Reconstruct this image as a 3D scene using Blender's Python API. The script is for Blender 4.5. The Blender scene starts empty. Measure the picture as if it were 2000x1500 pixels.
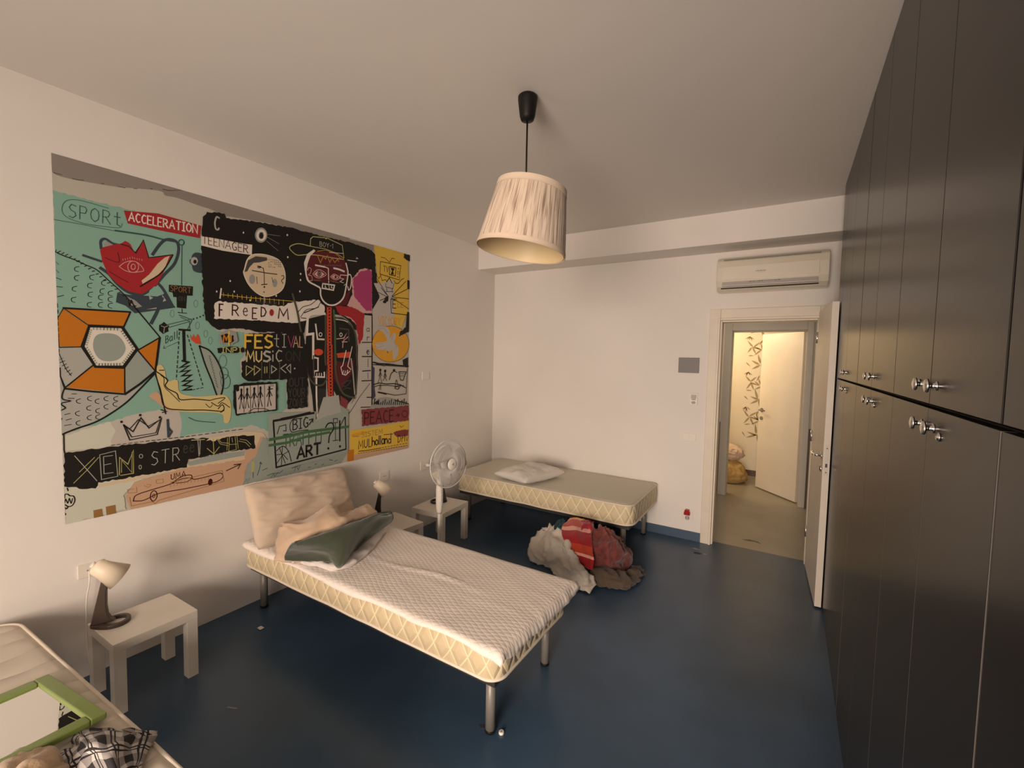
import bpy, bmesh, math, random
from mathutils import Vector, Matrix, noise
from mathutils.geometry import tessellate_polygon
random.seed(7)
C = bpy.context.scene.collection
S = bpy.context.scene
PI = math.pi
W, L, H = 3.2732, 4.4267, 2.9139      # wardrobe front, back wall, ceiling height

# ------------------------------------------------------------------ camera, world, light, exposure
cd = bpy.data.cameras.new('camera'); cam = bpy.data.objects.new('camera', cd); C.objects.link(cam)
cd.sensor_width = 36; cd.lens = 873.64 / 2000 * 36; cd.clip_start = .02
Fv = Vector((-0.524799, 0.849284, -0.057468)); Rv = Vector((0.849906, 0.526548, 0.020165)); Uv = Vector((-0.047386, 0.03826, 0.998144))
cam.matrix_world = Matrix((Rv, Uv, -Fv)).transposed().to_4x4()
cam.location = (3.0021, 0, 1.68)
S.camera = cam

w = bpy.data.worlds.new('daylight'); S.world = w; w.use_nodes = True
w.node_tree.nodes['Background'].inputs[0].default_value = (1.0, .86, .70, 1)
w.node_tree.nodes['Background'].inputs[1].default_value = .5

def area(name, loc, target, sx, sy, energy, col, spread=PI):
    l = bpy.data.lights.new(name, 'AREA'); l.shape = 'RECTANGLE'; l.size = sx; l.size_y = sy; l.energy = energy; l.color = col; l.spread = spread
    o = bpy.data.objects.new(name, l); C.objects.link(o); o.location = loc
    o.rotation_euler = (Vector(target) - Vector(loc)).to_track_quat('-Z', 'Y').to_euler()
    return o
area('window_daylight', (2.92, -3.04, 1.52), (1.85, 4, -.8), 1.8, 1.62, 130, (1, .82, .69), math.radians(112))
area('ceiling_fill', (2.7, -3.75, .0), (1.9, 1.6, 2.9), 1.6, .9, 105, (1, .825, .69))  # added low fill aimed up at the ceiling for the pendant's shadow; no terrace known
S.view_settings.view_transform = 'Standard'; S.view_settings.look = 'None'; S.view_settings.gamma = 1
S.view_settings.use_curve_mapping = False; S.view_settings.exposure = -.18

# ------------------------------------------------------------------ materials
MATS = {}
def nd(nt, t, **kw):
    n = nt.nodes.new(t)
    for k, v in kw.items(): setattr(n, k, v)
    return n
def mat(name, col, rough=.6, metal=0, bump=None, var=None, spec=.5, coat=0, sheen=0, emit=None, trans=0):
    if name in MATS: return MATS[name]
    m = bpy.data.materials.new(name); m.use_nodes = True; nt = m.node_tree; b = nt.nodes['Principled BSDF']
    b.inputs['Base Color'].default_value = (*col, 1); b.inputs['Roughness'].default_value = rough; b.inputs['Metallic'].default_value = metal
    b.inputs['Specular IOR Level'].default_value = spec; b.inputs['Coat Weight'].default_value = coat; b.inputs['Sheen Weight'].default_value = sheen
    b.inputs['Transmission Weight'].default_value = trans
    if emit: b.inputs['Emission Color'].default_value = (*emit[0], 1); b.inputs['Emission Strength'].default_value = emit[1]
    tc = nd(nt, 'ShaderNodeTexCoord')
    if var:                                    # (scale, amount): slow colour drift
        n = nd(nt, 'ShaderNodeTexNoise'); n.inputs['Scale'].default_value = var[0]; n.inputs['Detail'].default_value = 5
        nt.links.new(tc.outputs['Object'], n.inputs['Vector'])
        r = nd(nt, 'ShaderNodeMapRange'); r.inputs[1].default_value = .3; r.inputs[2].default_value = .7; r.inputs[3].default_value = 1 - var[1]; r.inputs[4].default_value = 1 + var[1]
        nt.links.new(n.outputs['Fac'], r.inputs[0])
        mx = nd(nt, 'ShaderNodeVectorMath', operation='SCALE'); mx.inputs[0].default_value = col
        nt.links.new(r.outputs[0], mx.inputs['Scale']); nt.links.new(mx.outputs[0], b.inputs['Base Color'])
    if bump:                                   # (scale, strength, distance)
        n = nd(nt, 'ShaderNodeTexNoise'); n.inputs['Scale'].default_value = bump[0]; n.inputs['Detail'].default_value = 6
        nt.links.new(tc.outputs['Object'], n.inputs['Vector'])
        bp = nd(nt, 'ShaderNodeBump'); bp.inputs['Strength'].default_value = bump[1]; bp.inputs['Distance'].default_value = bump[2]
        nt.links.new(n.outputs['Fac'], bp.inputs['Height']); nt.links.new(bp.outputs[0], b.inputs['Normal'])
    MATS[name] = m; return m
def bsdf(m): return m.node_tree.nodes['Principled BSDF']
def mth(nt, op, a, b=None, c=None):
    n = nd(nt, 'ShaderNodeMath', operation=op)
    for i, v in enumerate((a, b, c)):
        if v is None: continue
        if isinstance(v, (int, float)): n.inputs[i].default_value = v
        else: nt.links.new(v, n.inputs[i])
    return n.outputs[0]
def mixc(nt, f, a, b):
    n = nd(nt, 'ShaderNodeMix', data_type='RGBA')
    if isinstance(f, (int, float)): n.inputs[0].default_value = f
    else: nt.links.new(f, n.inputs[0])
    for i, v in ((6, a), (7, b)):
        if isinstance(v, tuple): n.inputs[i].default_value = (*v, 1)
        else: nt.links.new(v, n.inputs[i])
    return n.outputs[2]

plaster = mat('white_plaster', (.80, .755, .705), .75, bump=(60, .08, .004), var=(1.2, .03), spec=.3)
plasterc = mat('ceiling_plaster', (.80, .755, .705), .8, bump=(60, .06, .004), spec=.3)
farplaster = mat('warm_plaster', (.80, .72, .58), .75, bump=(60, .06, .004))
floorm = mat('blue_resin_floor', (.044, .083, .138), .32, bump=(9, .05, .01), var=(2.2, .18), spec=.42)
hallfloor = mat('grey_resin_floor', (.30, .27, .21), .30, var=(3, .12), bump=(8, .04, .01))
bluebase = mat('blue_baseboard', (.06, .095, .15), .4)
brownpaint = mat('brown_dado', (.10, .06, .04), .5)
doorwhite = mat('white_lacquer', (.78, .70, .60), .4, var=(4, .03))
framewhite = mat('cream_frame_paint', (.74, .66, .54), .45, var=(5, .05))
casegrey = mat('grey_frame_paint', (.50, .46, .40), .5)
chrome = mat('chrome', (.75, .72, .68), .15, 1)
steel = mat('grey_steel', (.23, .21, .185), .42, .15)
darksteel = mat('dark_steel', (.05, .045, .042), .5, .3)
rubber = mat('black_plastic', (.008, .007, .0065), .5, spec=.25)
plasticw = mat('white_plastic', (.80, .74, .66), .35)
acw = mat('aged_white_plastic', (.72, .66, .53), .22, coat=.3)
acg = mat('silver_plastic', (.62, .58, .55), .28, .35)
wood = mat('white_foil_board', (.74, .68, .59), .45, var=(6, .03))
cabm = mat('dark_grey_laminate', (.0235, .0215, .020), .27, var=(1.5, .06), spec=.23)
cabe = mat('laminate_edge_lit', (.16, .14, .125), .3)  # paler than the door faces: light caught on lower door edges, put into the colour
gapm = mat('cabinet_gap_black', (.01, .009, .008), .7)

# ------------------------------------------------------------------ mesh builder
class MB:
    def __init__(s): s.b = bmesh.new()
    def box(s, x0, x1, y0, y1, z0, z1, m=0, M=None):
        v = [s.b.verts.new((x, y, z)) for x in (x0, x1) for y in (y0, y1) for z in (z0, z1)]
        fs = [(0,1,3,2), (4,6,7,5), (0,4,5,1), (2,3,7,6), (0,2,6,4), (1,5,7,3)]
        for f in fs: s.b.faces.new([v[i] for i in f]).material_index = m
        if M is not None: bmesh.ops.transform(s.b, matrix=M, verts=v)
        return s
    def lathe(s, prof, seg=32, M=None, m=0, capb=True, capt=True, sm=True):
        rings = []; vs = []
        for r, z in prof:
            ring = [s.b.verts.new((r*math.cos(2*PI*i/seg), r*math.sin(2*PI*i/seg), z)) for i in range(seg)]
            rings.append(ring); vs += ring
        for a, b in zip(rings, rings[1:]):
            for i in range(seg):
                f = s.b.faces.new((a[i], a[(i+1) % seg], b[(i+1) % seg], b[i])); f.material_index = m; f.smooth = sm
        if capb: s.b.faces.new(rings[0][::-1]).material_index = m
        if capt: s.b.faces.new(rings[-1]).material_index = m
        if M is not None: bmesh.ops.transform(s.b, matrix=M, verts=vs)
        return s
    def cyl(s, p0, p1, r0, r1=None, seg=20, m=0, caps=True):
        p0, p1 = Vector(p0), Vector(p1); d = p1 - p0
        M = Matrix.Translation(p0) @ d.to_track_quat('Z', 'Y').to_matrix().to_4x4()
        return s.lathe([(r0, 0), (r0 if r1 is None else r1, d.length)], seg, M, m, caps, caps)
    def tube(s, pts, r, seg=8, m=0, closed=False):
        pts = [Vector(p) for p in pts]; n = len(pts); rings = []
        up = Vector((0, 0, 1))
        for i, p in enumerate(pts):
            a = pts[(i-1) % n] if (closed or i) else p; b = pts[(i+1) % n] if (closed or i < n-1) else p
            t = (b - a).normalized(); x = t.cross(up)
            if x.length < 1e-3: x = t.cross(Vector((1, 0, 0)))
            x.normalize(); y = x.cross(t); rr = r[i] if isinstance(r, (list, tuple)) else r
            rings.append([s.b.verts.new(p + (x*math.cos(2*PI*k/seg) + y*math.sin(2*PI*k/seg))*rr) for k in range(seg)])
        for i in range(n if closed else n-1):
            a, b = rings[i], rings[(i+1) % n]
            for k in range(seg):
                f = s.b.faces.new((a[k], a[(k+1) % seg], b[(k+1) % seg], b[k])); f.material_index = m; f.smooth = True
        if not closed: s.b.faces.new(rings[0][::-1]).material_index = m; s.b.faces.new(rings[-1]).material_index = m
        return s
    def prism(s, poly, z0, z1, M=None, m=0):
        a = [s.b.verts.new((x, y, z0)) for x, y in poly]; b = [s.b.verts.new((x, y, z1)) for x, y in poly]; n = len(poly)
        s.b.faces.new(a[::-1]).material_index = m; s.b.faces.new(b).material_index = m
        for i in range(n): s.b.faces.new((a[i], a[(i+1) % n], b[(i+1) % n], b[i])).material_index = m
        if M is not None: bmesh.ops.transform(s.b, matrix=M, verts=a + b)
        return s
    def sphere(s, c, r, sz=(1, 1, 1), m=0, seg=20):
        M = Matrix.Translation(c) @ Matrix.Diagonal((r*sz[0], r*sz[1], r*sz[2], 1))
        g = bmesh.ops.create_uvsphere(s.b, u_segments=seg, v_segments=seg//2+2, radius=1, matrix=M)
        for v in g['verts']:
            for f in v.link_faces: f.material_index = m; f.smooth = True
        return s
    def grid(s, P, m=0, closed_u=False):
        V = [[s.b.verts.new(p) for p in row] for row in P]
        for i in range(len(V)-1):
            for j in range(len(V[0])-1):
                f = s.b.faces.new((V[i][j], V[i][j+1], V[i+1][j+1], V[i+1][j])); f.smooth = True; f.material_index = m
        return V

def obj(name, mb, mats, parent=None, bevel=0, world=False, fix=True, seg=2):
    if fix: bmesh.ops.recalc_face_normals(mb.b, faces=mb.b.faces)
    me = bpy.data.meshes.new(name); mb.b.to_mesh(me); mb.b.free()
    for m in (mats if isinstance(mats, (list, tuple)) else [mats]): me.materials.append(m)
    o = bpy.data.objects.new(name, me); C.objects.link(o)
    if parent is not None:
        if world:
            root = parent.matrix_basis if parent.parent is None else parent.parent.matrix_basis @ parent.matrix_basis
            me.transform(root.inverted())
        o.parent = parent
    if bevel:
        b = o.modifiers.new('bevel', 'BEVEL'); b.width = bevel; b.segments = seg; b.limit_method = 'ANGLE'; b.angle_limit = .6
        b.harden_normals = False
    return o
def thing(name, label, cat, loc=(0, 0, 0), rz=0, group=None):
    o = bpy.data.objects.new(name, None); C.objects.link(o); o.location = loc; o.rotation_euler = (0, 0, rz); o.empty_display_size = .1
    return tag(o, label, cat, group)
def tag(o, label, cat, group=None):
    o['label'] = label; o['category'] = cat
    if group: o['group'] = group
    return o
def struct(o): o['kind'] = 'structure'; return o
def dup(root, loc, rz, label):
    r = root.copy(); C.objects.link(r); r.location = loc; r.rotation_euler = (0, 0, rz); r['label'] = label
    for ch in list(root.children):
        c = ch.copy(); C.objects.link(c); c.parent = r
        for g in ch.children:
            d = g.copy(); C.objects.link(d); d.parent = c
    return r
def cr(a, b, c, d, t):
    return .5*((2*b) + (c-a)*t + (2*a-5*b+4*c-d)*t*t + (3*b-a-3*c+d)*t*t*t)
def spline(pts, n, closed=False):
    pts = [Vector(p) for p in pts]; N = len(pts); out = []
    segs = N if closed else N-1
    for i in range(segs):
        g = (lambda k: pts[k % N]) if closed else (lambda k: pts[k] if 0 <= k < N else (2*pts[0]-pts[1] if k < 0 else 2*pts[-1]-pts[-2]))
        for j in range(n): out.append(cr(g(i-1), g(i), g(i+1), g(i+2), j/n))
    if not closed: out.append(pts[-1])
    return out
def patch(ctrl, nu=14, nv=14, amp=.006, freq=(9, 3), seed=0, fine=.002, zmin=None):
    rows = [spline(r, nu) for r in ctrl]
    cols = [spline([r[j] for r in rows], nv) for j in range(len(rows[0]))]
    P = [[cols[j][i] for j in range(len(cols))] for i in range(len(cols[0]))]
    n, m = len(P), len(P[0]); Q = []
    off = Vector((seed*3.7, seed*1.3, seed*7.1))
    for i in range(n):
        row = []
        for j in range(m):
            du = P[i][min(j+1, m-1)] - P[i][max(j-1, 0)]; dv = P[min(i+1, n-1)][j] - P[max(i-1, 0)][j]
            nn = du.cross(dv)
            if nn.length > 1e-9: nn.normalize()
            u, v = j/(m-1), i/(n-1); p = P[i][j]
            wv = noise.noise(Vector((u*3, v*3, 0)) + off)*1.6
            f = math.sin(2*PI*(freq[0]*u*.5 + freq[1]*v*.5) + wv*4) * (.6 + .6*noise.noise(Vector((u*4, v*4, 5)) + off))
            rg = 1 - abs(noise.noise(p*9 + off + Vector((wv, 0, wv))*.4))*2
            d = amp*f + fine*2*rg*rg + fine*noise.noise(p*40 + off)
            q = p + nn*d
            if zmin is not None and q.z < zmin: q.z = zmin
            row.append(q)
        Q.append(row)
    return Q
def cloth(name, ctrl, m, thick=.006, parent=None, drop=None, **kw):
    if drop: ctrl = ctrl + [[(p[0]+drop[0]*.5, p[1]+drop[1]*.5, p[2]-.01) for p in ctrl[-1]], [(p[0]+drop[0], p[1]+drop[1], max(.01, p[2]+drop[2])) for p in ctrl[-1]]]
    mb = MB(); P = patch(ctrl, **kw); mb.grid(P)
    uvs = (len(P), len(P[0]))
    o = obj(name, mb, m, parent, fix=False)
    uv = o.data.uv_layers.new(name='UVMap')
    for poly in o.data.polygons:
        for li in poly.loop_indices:
            vi = o.data.loops[li].vertex_index; uv.data[li].uv = ((vi % uvs[1])/(uvs[1]-1), (vi // uvs[1])/(uvs[0]-1))
    so = o.modifiers.new('thickness', 'SOLIDIFY'); so.thickness = thick; so.offset = -1
    return o

# ------------------------------------------------------------------ room shell
def sbox(name, m, *boxes):
    mb = MB()
    for b in boxes: mb.box(*b)
    return struct(obj(name, mb, m))
FX = W + .62                                   # right wall behind the wardrobes
sbox('floor', floorm, (-.0, FX, -3.1, 4.51, -.06, 0))
sbox('floor_hall', hallfloor, (1.0, 4.4, 4.51, 7.6, -.06, 0))
sbox('ceiling', plasterc, (-.12, FX+.12, -3.2, L, H, H+.1))
sbox('wall_left', plaster, (-.12, 0, -3.2, L+.12, -.06, H))
sbox('wall_right', plaster, (FX, FX+.12, -3.2, L, -.06, H))
sbox('wall_back', plaster, (0, 2.461, L, L+.12, 0, H+.1), (3.198, FX+.12, L, L+.12, 0, H+.1), (2.461, 3.198, L, L+.12, 2.055, H+.1))
sbox('trim_1', plaster, (0, FX, L-.331, L, 2.660, H))
sbox('wall_front', plaster, (0, 1.95, -3.2, -3.1, 0, H), (3.84, FX, -3.2, -3.1, 0, H), (1.95, 3.84, -3.2, -3.1, 2.35, H), (1.95, 3.84, -3.2, -3.1, 0, .08))
fr = sbox('window_1', framewhite, (1.95, 2.0, -3.18, -3.12, .08, 2.35), (3.79, 3.84, -3.18, -3.12, .08, 2.35), (2.0, 3.79, -3.18, -3.12, 2.30, 2.35), (2.0, 3.79, -3.18, -3.12, .08, .13))
sbox('baseboard_back', bluebase, (0, 2.371, L-.012, L, 0, .082))
# doorway to the hall
mb = MB(); T = .022
mb.box(2.371, 2.461, L-T, L, 0, 2.156); mb.box(3.198, 3.266, L-T, L, 0, 2.156); mb.box(2.461, 3.198, L-T, L, 2.055, 2.156)
mb.box(2.440, 2.461, L-T-.012, L-T, 0, 2.076); mb.box(2.461, 3.198, L-T-.012, L-T, 2.055, 2.076)
mb.box(2.455, 2.475, L, L+.13, 0, 2.055); mb.box(3.184, 3.204, L, L+.13, 0, 2.055); mb.box(2.475, 3.184, L, L+.13, 2.04, 2.06)
struct(obj('trim_2', mb, framewhite, bevel=.004))
# hall and the lit room beyond
Y2 = 6.2
sbox('wall_hall_left', casegrey, (.9, 1.0, L+.12, Y2+.12, 0, 2.75))
sbox('wall_hall_right', casegrey, (4.4, 4.5, L+.12, Y2+.12, 0, 2.75))
sbox('ceiling_hall', plasterc, (.9, 4.5, L+.12, 7.7, 2.75, 2.85))
sbox('wall_hall_back', plaster, (1.0, 2.386, Y2, Y2+.12, 0, 2.75), (3.165, 4.4, Y2, Y2+.12, 0, 2.75), (2.386, 3.165, Y2, Y2+.12, 2.075, 2.75))
sbox('trim_3', brownpaint, (1.0, 2.30, Y2-.012, Y2, 0, .93), (3.229, 4.4, Y2-.012, Y2, 0, .93))
mb = MB()
for a, b in ((2.295, 2.386), (3.165, 3.228)): mb.box(a, b, Y2-.025, Y2, 0, 2.165)
mb.box(2.386, 3.165, Y2-.025, Y2, 2.075, 2.165); mb.box(3.228, 3.245, Y2-.012, Y2, .93, 2.165)
mb.box(2.372, 2.392, Y2, Y2+.13, 0, 2.075); mb.box(3.159, 3.179, Y2, Y2+.13, 0, 2.075); mb.box(2.392, 3.159, Y2, Y2+.13, 2.06, 2.08)
struct(obj('trim_4', mb, casegrey, bevel=.004))
sbox('wall_far_back', farplaster, (1.0, 4.4, 7.5, 7.6, 0, 2.75))
sbox('wall_far_left', farplaster, (.9, 1.0, Y2+.12, 7.6, 0, 2.75))
sbox('wall_far_right', farplaster, (4.4, 4.5, Y2+.12, 7.6, 0, 2.75))
sbox('baseboard_far', brownpaint, (1.0, 4.4, 7.488, 7.5, 0, .085))

# open white door by the wardrobes
d1 = struct(bpy.data.objects.new('door_1', None)); C.objects.link(d1)
a = Vector((3.208, 4.395, 0)); b = Vector((3.2465, 3.668, 0)); dr = (b-a)
d1.location = a; d1.rotation_euler = (0, 0, math.atan2(dr.y, dr.x)); LW = dr.length      # local +x to the lock edge, local -y is the room side
mb = MB(); mb.box(0, LW, -.02, .02, .012, 2.10); obj('door_leaf', mb, doorwhite, d1, bevel=.002)
mb = MB(); mb.box(LW-.0005, LW+.0015, -.011, .011, .93, 1.14); obj('lock_plate', mb, mat('lock_plate_paint', (.70, .64, .56), .35), d1)
mb = MB(); mb.box(LW+.001, LW+.0025, -.006, .006, .985, 1.01); mb.cyl((LW, 0, 1.115), (LW+.0025, 0, 1.115), .004, seg=10); mb.cyl((LW, 0, .95), (LW+.0025, 0, .95), .004, seg=10); obj('lock_bolt', mb, darksteel, d1)
mb = MB(); mb.cyl((LW-.06, -.02, 1.055), (LW-.06, -.029, 1.055), .025, seg=24); mb.cyl((LW-.06, -.029, 1.055), (LW-.06, -.068, 1.055), .009, seg=14)
mb.tube(spline([(LW-.06, -.066, 1.055), (LW-.09, -.069, 1.055), (LW-.17, -.069, 1.055), (LW-.182, -.062, 1.065)], 5), .009); obj('handle', mb, chrome, d1)
mb = MB(); mb.cyl((LW-.06, -.02, .965), (LW-.06, -.028, .965), .024, seg=24); mb.box(LW-.064, LW-.056, -.03, -.0275, .95, .98, 1); obj('keyhole_rose', mb, [chrome, gapm], d1)
for z in (.25, 1.05, 1.85):
    mb = MB(); mb.cyl((-.004, -.024, z), (-.004, -.024, z+.09), .007, seg=12); obj('hinge', mb, chrome, d1)
# white door standing open in the far room
d2 = struct(bpy.data.objects.new('door_2', None)); C.objects.link(d2)
a = Vector((3.150, 6.345, 0)); b = Vector((2.70, 6.86, 0)); dr = b-a
d2.location = a; d2.rotation_euler = (0, 0, math.atan2(dr.y, dr.x)); LW = dr.length
mb = MB(); mb.box(0, LW, -.02, .02, .012, 2.065); obj('door_leaf', mb, doorwhite, d2, bevel=.002)
for nm, z, r in (('handle', 1.06, .026), ('keyhole_rose', .95, .024)):
    mb = MB(); mb.cyl((LW-.055, .02, z), (LW-.055, .03, z), r); 
    if nm == 'handle': mb.tube([(LW-.055, .03, z), (LW-.055, .065, z), (LW-.16, .068, z)], .009)
    obj(nm, mb, steel, d2)

# ------------------------------------------------------------------ wall painting
PAL = {'pale': (0.5, 0.47, 0.4), 'grey': (0.27, 0.24, 0.21), 'teal': (0.235, 0.42, 0.34), 'black': (0.012, 0.01, 0.009), 'red': (0.36, 0.022, 0.028), 'orange': (0.52, 0.17, 0.012), 'yellow': (0.7, 0.46, 0.06), 'white': (0.72, 0.66, 0.58), 'navy': (0.04, 0.055, 0.07), 'lgrey': (0.4, 0.4, 0.36), 'dteal': (0.035, 0.09, 0.075), 'cream': (0.62, 0.5, 0.34), 'tan': (0.55, 0.35, 0.22), 'brown': (0.28, 0.15, 0.05), 'paley': (0.62, 0.5, 0.22), 'maroon': (0.1, 0.012, 0.018), 'mag': (0.4, 0.05, 0.16), 'pink': (0.62, 0.36, 0.34), 'vermil': (0.6, 0.075, 0.03), 'green': (0.06, 0.14, 0.06), 'olive': (0.075, 0.075, 0.045), 'ggrey': (0.3, 0.34, 0.3), 'paper': (0.5, 0.46, 0.41), 'purple': (0.05, 0.05, 0.1), 'amber': (0.7, 0.34, 0.03), 'ygreen': (0.42, 0.4, 0.16), 'dgrey': (0.06, 0.06, 0.055), 'mid': (0.3, 0.3, 0.28), 'rose': (0.22, 0.04, 0.045), 'dred': (0.05, 0.006, 0.008), 'hexw': (0.58, 0.58, 0.48), 'ochre': (0.42, 0.22, 0.03)}
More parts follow.
